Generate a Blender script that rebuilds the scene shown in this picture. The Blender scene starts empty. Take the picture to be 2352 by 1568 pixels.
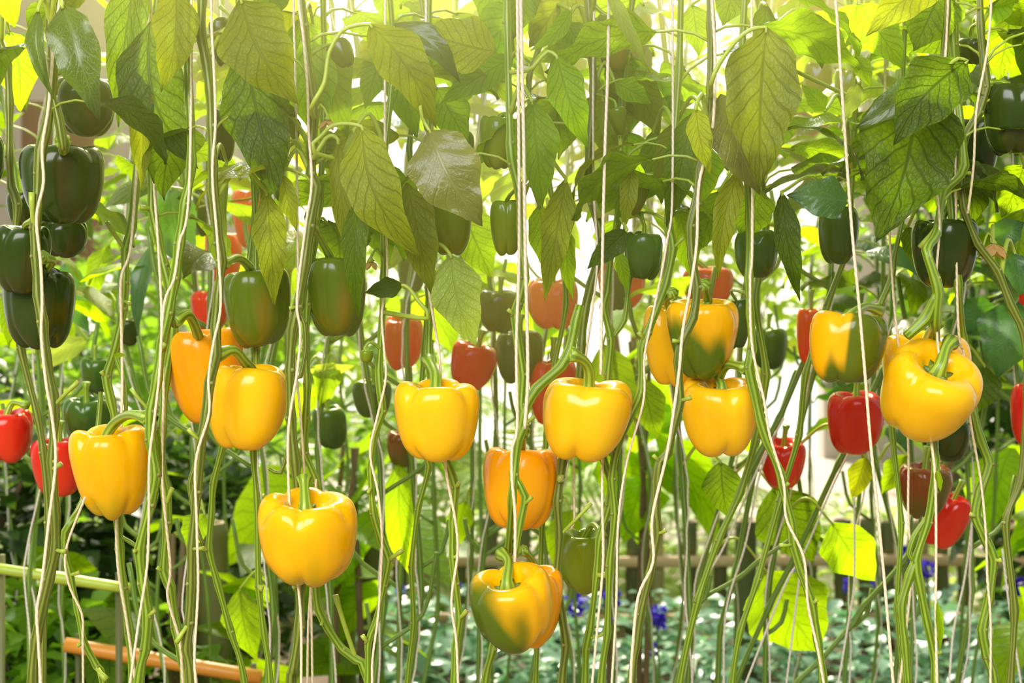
import bpy, math, random
from mathutils import Vector, Matrix, noise
PI = math.pi
S = bpy.context.scene
COL = S.collection

# ------------------------------------------------------------------ camera
CAMZ = 1.2
cam = bpy.data.cameras.new('camera'); camo = bpy.data.objects.new('camera', cam); COL.objects.link(camo)
camo.location = (0, 0, CAMZ); camo.rotation_euler = (PI/2, 0, 0)
cam.sensor_width = 36; cam.lens = 50; cam.clip_start = .05; cam.clip_end = 200
cam.dof.use_dof = True; cam.dof.focus_distance = 1.37; cam.dof.aperture_fstop = 9.0
S.camera = camo
K = .72/2352
def W(px, py, d):
    """the point of the place that stands at distance d behind this spot of the photograph"""
    return Vector(((px-1176)*K*d, d, CAMZ-(py-784)*K*d))

# ------------------------------------------------------------------ light
S.view_settings.view_transform = 'Standard'; S.view_settings.look = 'None'
S.view_settings.exposure = 0.12; S.view_settings.gamma = 1.0; S.view_settings.use_curve_mapping = False
w = bpy.data.worlds.new('sky'); S.world = w; w.use_nodes = True
nt = w.node_tree; nt.nodes.clear()
def wn(t, **k):
    n = nt.nodes.new(t)
    for a, v in k.items(): setattr(n, a, v)
    return n
tc = wn('ShaderNodeTexCoord')
dotp = wn('ShaderNodeVectorMath', operation='DOT_PRODUCT')
gd = Vector((-.10, 1, .42)).normalized()
dotp.inputs[1].default_value = gd
nt.links.new(tc.outputs['Generated'], dotp.inputs[0])
ramp = wn('ShaderNodeValToRGB')
e = ramp.color_ramp.elements
e[0].position = 0; e[0].color = (.26, .30, .17, 1)
x = ramp.color_ramp.elements.new(.33); x.color = (.62, .68, .54, 1)
e[1].position = 1; e[1].color = (6.5, 5.6, 3.0, 1)
x = ramp.color_ramp.elements.new(.6); x.color = (1.0, 1.02, .95, 1)
x = ramp.color_ramp.elements.new(.86); x.color = (1.35, 1.35, 1.2, 1)
x = ramp.color_ramp.elements.new(.965); x.color = (3.0, 2.7, 1.6, 1)
nt.links.new(dotp.outputs['Value'], ramp.inputs[0])
bg = wn('ShaderNodeBackground'); bg.inputs['Strength'].default_value = 1.0
nt.links.new(ramp.outputs[0], bg.inputs[0])
wo = wn('ShaderNodeOutputWorld'); nt.links.new(bg.outputs[0], wo.inputs[0])

sun = bpy.data.lights.new('sun', 'SUN'); suno = bpy.data.objects.new('sun', sun); COL.objects.link(suno)
sun.energy = 5.8; sun.angle = math.radians(4); sun.color = (1, .93, .74)
suno.rotation_euler = Vector((.16, -1, -.95)).to_track_quat('-Z', 'Y').to_euler()
suno.location = (0, 6, 6)
# warm spot lamp added behind the plants to imitate the top-centre glow
sp = bpy.data.lights.new('added_warm_spot', 'SPOT'); spo = bpy.data.objects.new('added_warm_spot', sp); COL.objects.link(spo)
sp.energy = 850; sp.color = (1, .88, .34); sp.spot_size = math.radians(75); sp.spot_blend = 1.0; sp.shadow_soft_size = .25
spo.location = (-.10, 3.6, 3.1); spo.rotation_euler = (Vector((-.05, 1.3, 1.5))-Vector(spo.location)).to_track_quat('-Z', 'Y').to_euler()
# soft fill lamp added behind the camera to brighten the front faces
ar = bpy.data.lights.new('added_front_fill', 'AREA'); aro = bpy.data.objects.new('added_front_fill', ar); COL.objects.link(aro)
ar.shape = 'RECTANGLE'; ar.size = 5; ar.size_y = 2.5; ar.energy = 400; ar.color = (1, .98, .93)
aro.location = (-1.5, -3.2, 3.4); aro.rotation_euler = (Vector((0, 1.4, 1.2))-Vector(aro.location)).to_track_quat('-Z', 'Y').to_euler()

S.cycles.max_bounces = 7; S.cycles.diffuse_bounces = 4; S.cycles.glossy_bounces = 3; S.cycles.transmission_bounces = 4; S.cycles.volume_bounces = 0
S.cycles.use_adaptive_sampling = True; S.cycles.adaptive_threshold = .03
HAZE = 1.7
# ------------------------------------------------------------------ helpers
def mesh(name, vs, fs, mats, uvs=None, midx=None):
    me = bpy.data.meshes.new(name)
    me.from_pydata([tuple(v) for v in vs], [], fs)
    for m in mats: me.materials.append(m)
    me.polygons.foreach_set('use_smooth', [True]*len(me.polygons))
    if midx: me.polygons.foreach_set('material_index', midx)
    if uvs:
        ul = me.uv_layers.new(name='UVMap')
        flat = []
        for l in me.loops: flat.extend(uvs[l.vertex_index])
        ul.data.foreach_set('uv', flat)
    me.update()
    return me
def obj(name, me, parent=None, label=None):
    o = bpy.data.objects.new(name, me); COL.objects.link(o)
    if parent: o.parent = parent
    if label: o['label'] = label
    return o
LABELS = set()
def tag(o, label, cat, group=None, kind=None):
    if label in LABELS: print('DUPLICATE LABEL', label)
    LABELS.add(label)
    n = len(label.split())
    if n < 4 or n > 16: print('LABEL LENGTH', n, label)
    o['label'] = label; o['category'] = cat
    if group: o['group'] = group
    if kind: o['kind'] = kind
    return o
def empty(name, loc):
    o = bpy.data.objects.new(name, None); COL.objects.link(o); o.location = loc; o.empty_display_size = .02
    return o

def catmull(P, step, ten=1.0):
    """smooth curve through the points, about one sample per step; ten < 1 straightens the runs between them"""
    P = [Vector(p) for p in P]
    if len(P) == 2: P = [P[0], (P[0]+P[1])/2, P[1]]
    Q = [2*P[0]-P[1]]+P+[2*P[-1]-P[-2]]
    out = []; idx = []
    for i in range(1, len(Q)-2):
        a, b, c, d = Q[i-1:i+3]
        n = max(2, int((c-b).length/step))
        idx.append(len(out))
        for k in range(n):
            t = k/n
            m0 = (c-a)*.5*ten; m1 = (d-b)*.5*ten; t2 = t*t; t3 = t2*t
            h = b*(2*t3-3*t2+1)+m0*(t3-2*t2+t)+c*(3*t2-2*t3)+m1*(t3-t2)
            out.append(h if ten >= 1 else h*.7+b.lerp(c, t)*.3)
    idx.append(len(out)); out.append(Q[-2].copy())
    return out, idx
def tube(pts, rad, n=8, ridge=0, nr=5, cap=True):
    """skin a tube over pts; rad = a number or a list; returns vs, fs, uvs"""
    vs, fs, uv = [], [], []
    T0 = (pts[1]-pts[0]).normalized()
    up = Vector((0, 1, 0)) if abs(T0.y) < .9 else Vector((1, 0, 0))
    N = (up-T0*up.dot(T0)).normalized(); s = 0
    for i, p in enumerate(pts):
        T = (pts[min(i+1, len(pts)-1)]-pts[max(i-1, 0)])
        T = T.normalized() if T.length > 1e-9 else T0
        N = (N-T*N.dot(T)).normalized(); B = T.cross(N)
        if i: s += (p-pts[i-1]).length
        r = rad[i] if isinstance(rad, (list, tuple)) else rad
        for k in range(n):
            a = 2*PI*k/n; rr = r*(1+ridge*math.cos(nr*a))
            vs.append(p+(N*math.cos(a)+B*math.sin(a))*rr); uv.append((k/n, s))
    m = len(pts)
    for i in range(m-1):
        for k in range(n):
            a = i*n+k; b = i*n+(k+1) % n
            fs.append((a, b, b+n, a+n))
    if cap:
        fs.append(tuple(range(n))[::-1]); fs.append(tuple(range((m-1)*n, m*n)))
    return vs, fs, uv
def merge(parts):
    vs, fs, uv = [], [], []
    for a, b, c in parts:
        o = len(vs); vs += a; uv += c; fs += [tuple(i+o for i in f) for f in b]
    return vs, fs, uv

# ------------------------------------------------------------------ materials
def newmat(name):
    m = bpy.data.materials.new(name); m.use_nodes = True; t = m.node_tree; t.nodes.clear()
    def N(ty, ins=None, **k):
        n = t.nodes.new(ty)
        for a, v in k.items(): setattr(n, a, v)
        if ins:
            for a, v in ins.items():
                if hasattr(v, 'is_output'): t.links.new(v, n.inputs[a])
                else: n.inputs[a].default_value = v
        return n
    return m, N
def out(N, sh): N('ShaderNodeOutputMaterial', {0: sh})
def mth(N, op, a, b=0, c=0, clamp=False):
    return N('ShaderNodeMath', {0: a, 1: b, 2: c}, operation=op, use_clamp=clamp).outputs[0]
def mixc(N, f, a, b, bt='MIX'):
    n = N('ShaderNodeMix', data_type='RGBA', blend_type=bt)
    t = n.id_data
    for i, v in ((0, f), (6, a), (7, b)):
        if hasattr(v, 'is_output'): t.links.new(v, n.inputs[i])
        else: n.inputs[i].default_value = v if i == 0 else (*v, 1)
    return n.outputs[2]
def smooth(N, v, a, b):
    return N('ShaderNodeMapRange', {0: v, 1: a, 2: b}, interpolation_type='SMOOTHSTEP').outputs[0]

def leaf_mat(name, col, trans, rough=.38, tmix=.5, vein=.6, vcol=None, coat=.0, net=.5):
    m, N = newmat(name)
    uv = N('ShaderNodeTexCoord').outputs['UV']
    sep = N('ShaderNodeSeparateXYZ', {0: uv}); u = sep.outputs[0]
    v = mth(N, 'MULTIPLY_ADD', sep.outputs[1], 2, -1); a = mth(N, 'ABSOLUTE', v)
    nz = N('ShaderNodeTexNoise', {'Vector': uv, 'Scale': 5.0, 'Detail': 2.0})
    mid = smooth(N, a, .075, .015)
    side = mth(N, 'MULTIPLY', mth(N, 'GREATER_THAN', v, 0), .45)
    s = mth(N, 'SUBTRACT', mth(N, 'MULTIPLY_ADD', u, 8.5, side), mth(N, 'MULTIPLY', mth(N, 'POWER', a, .8), 2.3))
    s = mth(N, 'MULTIPLY_ADD', nz.outputs[0], .7, s)
    f = mth(N, 'ABSOLUTE', mth(N, 'SUBTRACT', mth(N, 'FRACT', s), .5))
    sv = smooth(N, f, .13, .02)
    sc = N('ShaderNodeVectorMath', {0: uv, 1: (26, 17, 1)}, operation='MULTIPLY').outputs[0]
    sc = N('ShaderNodeVectorMath', {0: sc, 1: N('ShaderNodeTexNoise', {'Vector': uv, 'Scale': 14.0}).outputs['Color']}, operation='ADD').outputs[0]
    vo = N('ShaderNodeTexVoronoi', {'Vector': sc, 'Scale': 1.0}, feature='DISTANCE_TO_EDGE')
    nt_ = smooth(N, vo.outputs['Distance'], .22, .0)
    nt_ = mth(N, 'MULTIPLY', nt_, net)
    vv = mth(N, 'MAXIMUM', mth(N, 'MAXIMUM', mid, mth(N, 'MULTIPLY', sv, .95)), nt_)
    oi = N('ShaderNodeObjectInfo').outputs['Random']
    hv = mth(N, 'MULTIPLY_ADD', oi, .5, .75)
    big = N('ShaderNodeTexNoise', {'Vector': uv, 'Scale': 2.2, 'Detail': 3.0})
    bl = mth(N, 'MULTIPLY', hv, mth(N, 'MULTIPLY_ADD', big.outputs[0], .6, .7))
    c1 = mixc(N, 1.0, col, N('ShaderNodeCombineColor', {0: bl, 1: bl, 2: bl}).outputs[0], 'MULTIPLY')
    base = mixc(N, mth(N, 'MULTIPLY', vv, .75), c1, vcol or tuple(min(1, k*1.9+.01) for k in col))
    t1 = mixc(N, 1.0, trans, N('ShaderNodeCombineColor', {0: bl, 1: bl, 2: bl}).outputs[0], 'MULTIPLY')
    tcol = mixc(N, mth(N, 'MULTIPLY', vv, vein), t1, tuple(k*.3 for k in trans))
    bump = N('ShaderNodeBump', {'Height': mth(N, 'MULTIPLY', vv, -1.0), 'Strength': .5, 'Distance': .0012})
    P = N('ShaderNodeBsdfPrincipled', {'Base Color': base, 'Roughness': rough, 'Specular IOR Level': .28, 'Normal': bump.outputs[0], 'Coat Weight': coat, 'Coat Roughness': .25})
    T = N('ShaderNodeBsdfTranslucent', {'Color': tcol})
    out(N, N('ShaderNodeMixShader', {0: tmix, 1: P.outputs[0], 2: T.outputs[0]}).outputs[0])
    return m
L_BR = leaf_mat('leaf_young', (.20, .36, .008), (.53, .82, .006), tmix=.62, vein=.5, vcol=(.10, .20, .005), net=.4)
L_MD = leaf_mat('leaf_green', (.11, .20, .006), (.46, .70, .006), tmix=.56, vein=.7, vcol=(.05, .11, .004))
L_OL = leaf_mat('leaf_olive', (.23, .27, .010), (.52, .60, .006), tmix=.46, vein=.6, vcol=(.12, .15, .004), rough=.45, net=.4)
L_DK = leaf_mat('leaf_dark', (.055, .10, .005), (.22, .38, .005), tmix=.46, vein=.85, vcol=(.02, .045, .002), net=.5)
L_GL = leaf_mat('leaf_glossy', (.05, .085, .014), (.18, .32, .01), tmix=.3, vein=.6, vcol=(.14, .20, .06), rough=.22, coat=.7)
L_OG = leaf_mat('leaf_olive_glossy', (.17, .17, .035), (.30, .34, .01), tmix=.3, vein=.5, vcol=(.26, .27, .07), rough=.24, coat=.5, net=.3)  # olive tone paints in the flare veil lying over the wrinkled leaf
L_OM = leaf_mat('leaf_olive_old', (.17, .20, .018), (.30, .36, .006), tmix=.42, vein=.5, vcol=(.08, .11, .006), rough=.4, net=.35)
L_BL = leaf_mat('leaf_cool', (.035, .10, .03), (.14, .38, .015), tmix=.32, vein=.6, vcol=(.10, .22, .10), rough=.25, coat=.6)
L_PL = leaf_mat('leaf_pale', (.36, .46, .08), (.60, .74, .05), tmix=.46, vein=.4, vcol=(.22, .34, .03))

def simple(name, col, rough=.5, var=.2, scale=40., spec=.5, trans=None, tmix=.4, bump=0., coat=0.):
    m, N = newmat(name)
    c = N('ShaderNodeTexCoord').outputs['Object']
    nz = N('ShaderNodeTexNoise', {'Vector': c, 'Scale': scale, 'Detail': 4.0})
    oi = N('ShaderNodeObjectInfo').outputs['Random']
    f = mth(N, 'ADD', mth(N, 'MULTIPLY_ADD', nz.outputs[0], var*2, 1-var), mth(N, 'MULTIPLY_ADD', oi, var, -var/2))
    cc = mixc(N, 1.0, col, N('ShaderNodeCombineColor', {0: f, 1: f, 2: f}).outputs[0], 'MULTIPLY')
    ins = {'Base Color': cc, 'Roughness': rough, 'Specular IOR Level': spec, 'Coat Weight': coat, 'Coat Roughness': .1}
    if bump: ins['Normal'] = N('ShaderNodeBump', {'Height': nz.outputs[0], 'Strength': bump, 'Distance': .01}).outputs[0]
    P = N('ShaderNodeBsdfPrincipled', ins).outputs[0]
    if trans:
        T = N('ShaderNodeBsdfTranslucent', {'Color': (*trans, 1)}).outputs[0]
        P = N('ShaderNodeMixShader', {0: tmix, 1: P, 2: T}).outputs[0]
    out(N, P)
    return m
def stem_mat(name, light, dark, node=(.22, .16, .05)):
    m, N = newmat(name)
    sep = N('ShaderNodeSeparateXYZ', {0: N('ShaderNodeTexCoord').outputs['UV']})
    st = mth(N, 'MULTIPLY_ADD', mth(N, 'COSINE', mth(N, 'MULTIPLY', sep.outputs[0], 2*PI*6)), .5, .5)
    nz = N('ShaderNodeTexNoise', {'Vector': N('ShaderNodeTexCoord').outputs['Object'], 'Scale': 25.0, 'Detail': 3.0})
    st = mth(N, 'MULTIPLY', smooth(N, st, .15, .75), mth(N, 'MULTIPLY_ADD', nz.outputs[0], .8, .45), clamp=True)
    c = mixc(N, st, dark, light)
    P = N('ShaderNodeBsdfPrincipled', {'Base Color': c, 'Roughness': .38, 'Normal': N('ShaderNodeBump', {'Height': st, 'Strength': .35, 'Distance': .001}).outputs[0]})
    out(N, P.outputs[0]); return m
M_STEM = stem_mat('stem_green', (.29, .42, .03), (.12, .20, .010))
M_STEM_O = stem_mat('stem_olive', (.22, .26, .03), (.09, .12, .012))
M_STEM_F = stem_mat('stem_far', (.20, .33, .05), (.09, .17, .02))
M_STALK = simple('leaf_stalk_green', (.36, .46, .05), .4, .2)
M_PED = stem_mat('fruit_stalk_green', (.40, .52, .05), (.16, .27, .02))
M_CALYX = simple('calyx_green', (.10, .17, .03), .45, .4, 120)
M_CUT = simple('dry_cut_end', (.52, .40, .20), .8, .3, 150)
M_NODE = simple('woody_node', (.26, .27, .07), .6, .4, 150)
def twine_mat(name, col):
    m, N = newmat(name)
    sep = N('ShaderNodeSeparateXYZ', {0: N('ShaderNodeTexCoord').outputs['UV']})
    w_ = mth(N, 'SINE', mth(N, 'MULTIPLY', mth(N, 'ADD', mth(N, 'MULTIPLY', sep.outputs[1], 130), mth(N, 'MULTIPLY', sep.outputs[0], 1)), 2*PI))
    f = mth(N, 'MULTIPLY_ADD', w_, .5, .5)
    c = mixc(N, f, tuple(k*.84 for k in col), col)
    P = N('ShaderNodeBsdfPrincipled', {'Base Color': c, 'Roughness': .9, 'Normal': N('ShaderNodeBump', {'Height': f, 'Strength': .5, 'Distance': .001}).outputs[0]})
    out(N, P.outputs[0]); return m
M_TWINE = twine_mat('twine_cream', (.92, .76, .56))
M_TWINE_F = twine_mat('twine_pale', (.84, .76, .74))

def pepper_mat(name, base, second=None, scale=14., lo=.5, hi=.6, axis=None, streak=.5, rough=.2, blush=None):
    """skin of a pepper: base colour ripening into a second one in patches fixed on the fruit"""
    m, N = newmat(name)
    c = N('ShaderNodeTexCoord').outputs['Object']
    cs = N('ShaderNodeVectorMath', {0: c, 1: (1, 1, streak)}, operation='MULTIPLY').outputs[0]
    nz = N('ShaderNodeTexNoise', {'Vector': cs, 'Scale': scale, 'Detail': 1.5, 'Distortion': .4})
    fine = N('ShaderNodeTexNoise', {'Vector': cs, 'Scale': 60.0, 'Detail': 3.0})
    f1 = mth(N, 'MULTIPLY_ADD', fine.outputs[0], .3, .85)
    col = mixc(N, 1.0, base, N('ShaderNodeCombineColor', {0: f1, 1: f1, 2: f1}).outputs[0], 'MULTIPLY')
    if second:
        v = nz.outputs[0]
        if axis:
            dp = N('ShaderNodeVectorMath', {0: c, 1: axis}, operation='DOT_PRODUCT').outputs['Value']
            v = mth(N, 'ADD', v, dp)
        v = mth(N, 'MULTIPLY_ADD', fine.outputs[0], .06, v)
        col = mixc(N, smooth(N, v, lo, hi), col, second)
    P = N('ShaderNodeBsdfPrincipled', {'Base Color': col, 'Roughness': rough, 'Specular IOR Level': .35, 'Coat Weight': .16, 'Coat Roughness': .08,
        'Subsurface Weight': .0})
    out(N, P.outputs[0]); return m
YEL = (.97, .48, .002); GRN = (.105, .16, .006); RED = (.62, .012, .008)
P_YEL = pepper_mat('pepper_yellow', YEL, (1.0, .56, .01), 12, .40, .75)
P_YELG = pepper_mat('pepper_yellow_green_foot', YEL, (.42, .36, .01), 16, .86, 1.25, (0, -4, -9))
P_ORG = pepper_mat('pepper_orange_yellow', (.96, .33, .002), (1, .42, .004), 10, .4, .7)
P_MOT1 = pepper_mat('pepper_ripening_a', YEL, (.10, .16, .008), 13, .56, .70, (-5.5, 0, -3.5))
P_MOT2 = pepper_mat('pepper_ripening_b', (.95, .46, .003), (.11, .15, .008), 30, .44, .58, (3.5, 0, -3.5), streak=.16)
P_MOT3 = pepper_mat('pepper_ripening_c', YEL, (.09, .14, .006), 14, .50, .72, (-8, 0, -3.2), streak=.6)
P_GRN = pepper_mat('pepper_green', GRN, (.24, .15, .008), 15, .60, .78)
P_GRD = pepper_mat('pepper_dark_green', (.026, .052, .005), (.065, .045, .006), 15, .62, .8)
P_GRL = pepper_mat('pepper_light_green', (.16, .24, .008), (.20, .22, .01), 12, .5, .8)
P_GRM = pepper_mat('pepper_mid_green', (.06, .13, .012), (.02, .06, .01), 12, .5, .8)
P_RED = pepper_mat('pepper_red', RED, (.72, .05, .012), 10, .5, .8)
P_REO = pepper_mat('pepper_orange_red', (.80, .085, .012), (.85, .02, .02), 10, .5, .8)
P_BRN = pepper_mat('pepper_brown_red', (.28, .035, .010), (.10, .09, .01), 16, .45, .7)
P_BRG = pepper_mat('pepper_brown_green', (.10, .085, .015), (.05, .08, .01), 16, .45, .7)

# ------------------------------------------------------------------ setting
def plane(name, x0, x1, y0, y1, z, mat, label, nx=2, ny=2, rough=0):
    vs = []; fs = []
    for j in range(ny+1):
        for i in range(nx+1):
            X = x0+(x1-x0)*i/nx; Y = y0+(y1-y0)*j/ny
            vs.append((X, Y, z+(rough*noise.noise(Vector((X*6, Y*6, 0))) if rough else 0)))
    for j in range(ny):
        for i in range(nx):
            a = j*(nx+1)+i; fs.append((a, a+1, a+nx+2, a+nx+1))
    o = obj(name, mesh(name, vs, fs, [mat])); o['kind'] = 'structure'; o['label'] = label
    return o
M_SOIL = simple('garden_soil', (.16, .11, .07), .95, .5, 9, bump=.6)
M_PAVE = simple('pale_paving', (.62, .52, .48), .8, .25, 3, bump=.2)
plane('floor', -7, 7, -1.5, 6.3, 0, M_SOIL, 'dark garden soil under the pepper rows', 90, 60, .03)
plane('path', -12, 14, 6.3, 16, .0, M_PAVE, 'pale pinkish paving beyond the garden fence', 4, 4)
M_WALLB = simple('pale_pink_render', (.80, .70, .68), .8, .08, 1.5)
M_WALLP = simple('brown_panel', (.30, .15, .10), .7, .2, 4)
def boxvf(x0, x1, y0, y1, z0, z1):
    v = [Vector((a, b, c)) for c in (z0, z1) for b in (y0, y1) for a in (x0, x1)]
    f = [(0, 2, 3, 1), (4, 5, 7, 6), (0, 1, 5, 4), (2, 6, 7, 3), (0, 4, 6, 2), (1, 3, 7, 5)]
    return v, f, [(0, 0)]*8
def flat(me):
    me.polygons.foreach_set('use_smooth', [False]*len(me.polygons)); return me
wb = obj('wall_back', flat(mesh('wall_back', *boxvf(-9, -2.6, 15.2, 15.5, 0, 6.5)[:2], [M_WALLB]))); wb['kind'] = 'structure'
wb['label'] = 'pale pink rendered building wall far behind the garden'
wr = obj('wall_right', flat(mesh('wall_right', *boxvf(3.2, 9, 14.6, 14.9, 0, 6.0)[:2], [M_WALLB]))); wr['kind'] = 'structure'
wr['label'] = 'pale rendered building wall behind the dark pepper plants'
for i, (xa, za, zb) in enumerate(((-7.6, 0, 6), (-4.9, 1.6, 3.6), (2.45, 3.0, 6.4), (5.6, 0, 3.9), (6.9, 2.4, 5.6))):
    o = obj('trim_%d' % (i+1), flat(mesh('trim', *boxvf(xa, xa+.7, 14.2, 14.5, za, zb)[:2], [M_WALLP])))
    o['kind'] = 'structure'; o['label'] = 'brown panel fixed to the far pale wall'

# ------------------------------------------------------------------ leaf shapes
WT = [(0, .03), (.04, .22), (.1, .52), (.2, .84), (.32, 1.0), (.45, .97), (.6, .80), (.75, .53), (.87, .27), (.95, .10), (1, 0.0)]
def wprof(t):
    for (a, x), (b, y) in zip(WT, WT[1:]):
        if t <= b:
            f = (t-a)/(b-a); f = f*f*(3-2*f) if b < .3 or b > .9 else f
            return x+(y-x)*f
    return 0
def leaf_geo(L, Wd, nu=26, nv=12, bow=.12, fold=.12, wave=.03, curl=0., twist=0., side=0., seed=0, tipc=0.):
    """blade along +X (0..L), width Wd along Y, front face +Z, in metres"""
    rnd = random.Random(seed); ph = rnd.uniform(0, 9); vs, fs, uv = [], [], []
    for i in range(nu+1):
        t = i/nu; wv = wprof(t)*Wd/2
        for j in range(nv+1):
            s = -1+2*j/nv; y = s*wv
            y *= 1+.07*math.sin(t*17+ph+(2 if s > 0 else 0))*abs(s)
            z = bow*L*math.sin(PI*t)+tipc*L*max(0, t-.6)**2*3
            z += fold*abs(y)*1.0*(1 if fold > 0 else 1)-curl*y*y/(Wd*.5+1e-6)
            z += wave*Wd*math.sin(t*19+ph+(1.7 if s > 0 else 0))*s*s
            z += .034*Wd*math.cos(2*PI*(t*8.5-(abs(s)**.8)*2.3+(.45 if s > 0 else 0)))*min(1, abs(s)*3)*(1-abs(s)**4)
            z += .02*L*noise.noise(Vector((t*3+ph, s*1.5, seed*.37)))
            a = twist*(t-.5); y2 = y*math.cos(a); z2 = z+y*math.sin(a)
            x = L*t+abs(s)*wv*.0
            vs.append(Vector((x, y2+side*L*math.sin(PI*t), z2))); uv.append((t, (s+1)/2))
    for i in range(nu):
        for j in range(nv):
            a = i*(nv+1)+j; fs.append((a, a+nv+1, a+nv+2, a+1))
    return vs, fs, uv
def basis(x, nrm):
    x = x.normalized(); z = (nrm-x*nrm.dot(x)).normalized(); y = z.cross(x)
    return Matrix((x, y, z)).transposed()

# ------------------------------------------------------------------ plants
class Plant:
    def __init__(s, name, o, poly): s.name = name; s.o = o; s.poly = poly; s.n = 0
PL = {}
def rel(vs, o): return [v-o for v in vs]
def stem_tube(pts, rad_m, seed=0, bulges=(), step=.008, n=12, ridge=.07):
    P, idx = catmull(pts, step, .8); nn = len(P); R = []
    for i, p in enumerate(P):
        r = rad_m*(1+.05*math.sin(i*.35+seed))
        for b in bulges:
            dd = abs(i-idx[b])*step
            r += rad_m*.38*math.exp(-(dd/.010)**2)
        R.append(r)
    return P, idx, tube(P, R, n, ridge, 6)
def make_plant(key, label, pts, wpx, d=1.40, stubs=(), branches=(), group=None, top=True, bot=True, mat=None, name='pepper_plant'):
    rnd = random.Random(sum(map(ord, key)))
    pts = [tuple(p) for p in pts]; K3 = [W(p[0], p[1], d+(p[2] if len(p) > 2 else 0)) for p in pts]
    nb0 = 0
    if top:
        p0 = K3[0]; ext = []
        z = p0.z+.12; x = p0.x
        while z < 1.62+rnd.uniform(0, .05) and len(ext) < 12:
            x += rnd.uniform(-.014, .014); ext.append(Vector((x, p0.y+rnd.uniform(0, .02), z))); z += .11
        K3 = ext[::-1]+K3; nb0 = len(ext)
    if bot:
        p1 = K3[-1]; dx = max(-.25, min(.25, (K3[-1].x-K3[-2].x)/max(.02, abs(K3[-1].z-K3[-2].z))))
        for z, f in ((.62, .5), (.35, .75), (.12, .9), (-.01, .95)):
            if z < p1.z-.05: K3.append(Vector((p1.x+dx*(p1.z-z)*f*.6+rnd.uniform(-.006, .006), p1.y+rnd.uniform(-.01, .02), z)))
    base = Vector((K3[-1].x, K3[-1].y, 0 if bot else K3[-1].z))
    root = empty(name, base); tag(root, label, 'plant', group)
    rad = wpx*.86*K*d/2
    bul = [i for i in range(1, len(K3)-1)]
    P, idx, g = stem_tube(K3, rad, rnd.random()*9, bul)
    obj('stem', mesh('stem', rel(g[0], base), g[1], [mat or M_STEM], g[2]), root)
    allp = list(P)
    for b in branches:
        bp = [W(q[0], q[1], d+(q[2] if len(q) > 2 else 0)) for q in b[0]]
        # start where the stem really is
        q0 = min(P, key=lambda p: (p-bp[0]).length); 
        if (q0-bp[0]).length < .05: bp[0] = q0
        B, _, g = stem_tube(bp, b[1]*K*d/2, 1, range(1, len(bp)-1))
        obj('branch', mesh('branch', rel(g[0], base), g[1], [mat or M_STEM], g[2]), root); allp += B
    for sx, sy, ex, ey, r in stubs:
        a = W(sx, sy, d); a = min(allp, key=lambda p: (p-a).length)
        b = W(ex, ey, 1.0)*1.0; b = W(ex, ey, a.y-.008)
        m_ = (a+b)/2+Vector((0, -.003, .0))
        B, _ = catmull([a, m_, b], .006)
        R = [r*K*d/2*(1.0+(.25 if i > len(B)-3 else 0)) for i in range(len(B))]
        v, f, uv = tube(B, R, 8)
        mi = [0]*(len(f)-1)+[1]
        o = obj('cut_stub', mesh('cut_stub', rel(v, base), f, [M_STALK, M_CUT], uv, mi), root)
    # dry scars at some nodes
    for i in idx[1:-1]:
        if rnd.random() < .55 and P[i].z > .8:
            c = P[i]+Vector((rnd.choice((-1, 1))*rad*.8, -rad*.7, 0))
            v, f, uv = tube([c+Vector((0, .004, 0)), c, c+Vector((0, -.003, .001))], [rad*.5, rad*.6, rad*.35], 8)
            obj('leaf_scar', mesh('leaf_scar', rel(v, base), f, [M_NODE], uv), root)
    pl = Plant(key, root, allp); pl.base = base; PL[key] = pl
    return pl
def leaf(key, bx, by, tx, ty, wpx, d, mat, bow=.10, roll=0., fold=.12, side=0., twist=0., curl=0., stalk=None, dt=0., nu=26, nv=12, wave=.03, tipc=0.):
    """a blade whose base stands behind pixel (bx,by) and tip behind (tx,ty); wpx its apparent width"""
    pl = PL[key]; a = W(bx, by, d); b = W(tx, ty, d+dt); pl.n += 1
    ax = b-a; L = ax.length
    n = Vector((0, -1, 0)); n = Matrix.Rotation(math.radians(roll), 3, ax.normalized()) @ n
    Bm = basis(ax, n); wd = wpx*K*d/max(.35, math.cos(math.radians(roll)))
    vs, fs, uv = leaf_geo(L, wd, nu, nv, bow, fold, wave, curl, math.radians(twist), side, seed=int(bx*7+by))
    V = [a+Bm @ v-pl.base for v in vs]
    lf = obj('leaf', mesh('leaf', V, fs, [mat], uv), pl.o)
    # its stalk
    if stalk is not None and len(stalk) == 0: return lf
    if stalk: pts = [W(p[0], p[1], d+(p[2] if len(p) > 2 else .0)) for p in stalk]
    else: pts = []
    tgt = pts[0] if pts else a+Vector((0, 0, -.01))
    q = min(pl.poly, key=lambda p: (Vector((p.x, p.y*.5, p.z))-Vector((tgt.x, tgt.y*.5, tgt.z))).length)
    if not pts:
        mid = (q+a)/2+Vector((0, 0, .018+.25*abs(q.x-a.x))); pts = [q, mid, a]
    else: pts = [q]+pts+[a]
    B, _ = catmull(pts, .008)
    B.append(a+(b-a).normalized()*L*.04+Bm @ Vector((0, 0, bow*L*.12)))
    R = [.0026-.0010*i/len(B) for i in range(len(B))]
    v, f, uv2 = tube(B, R, 7)
    obj('leaf_stalk', mesh('leaf_stalk', rel(v, pl.base), f, [M_STALK], uv2), lf)
    return lf

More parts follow.
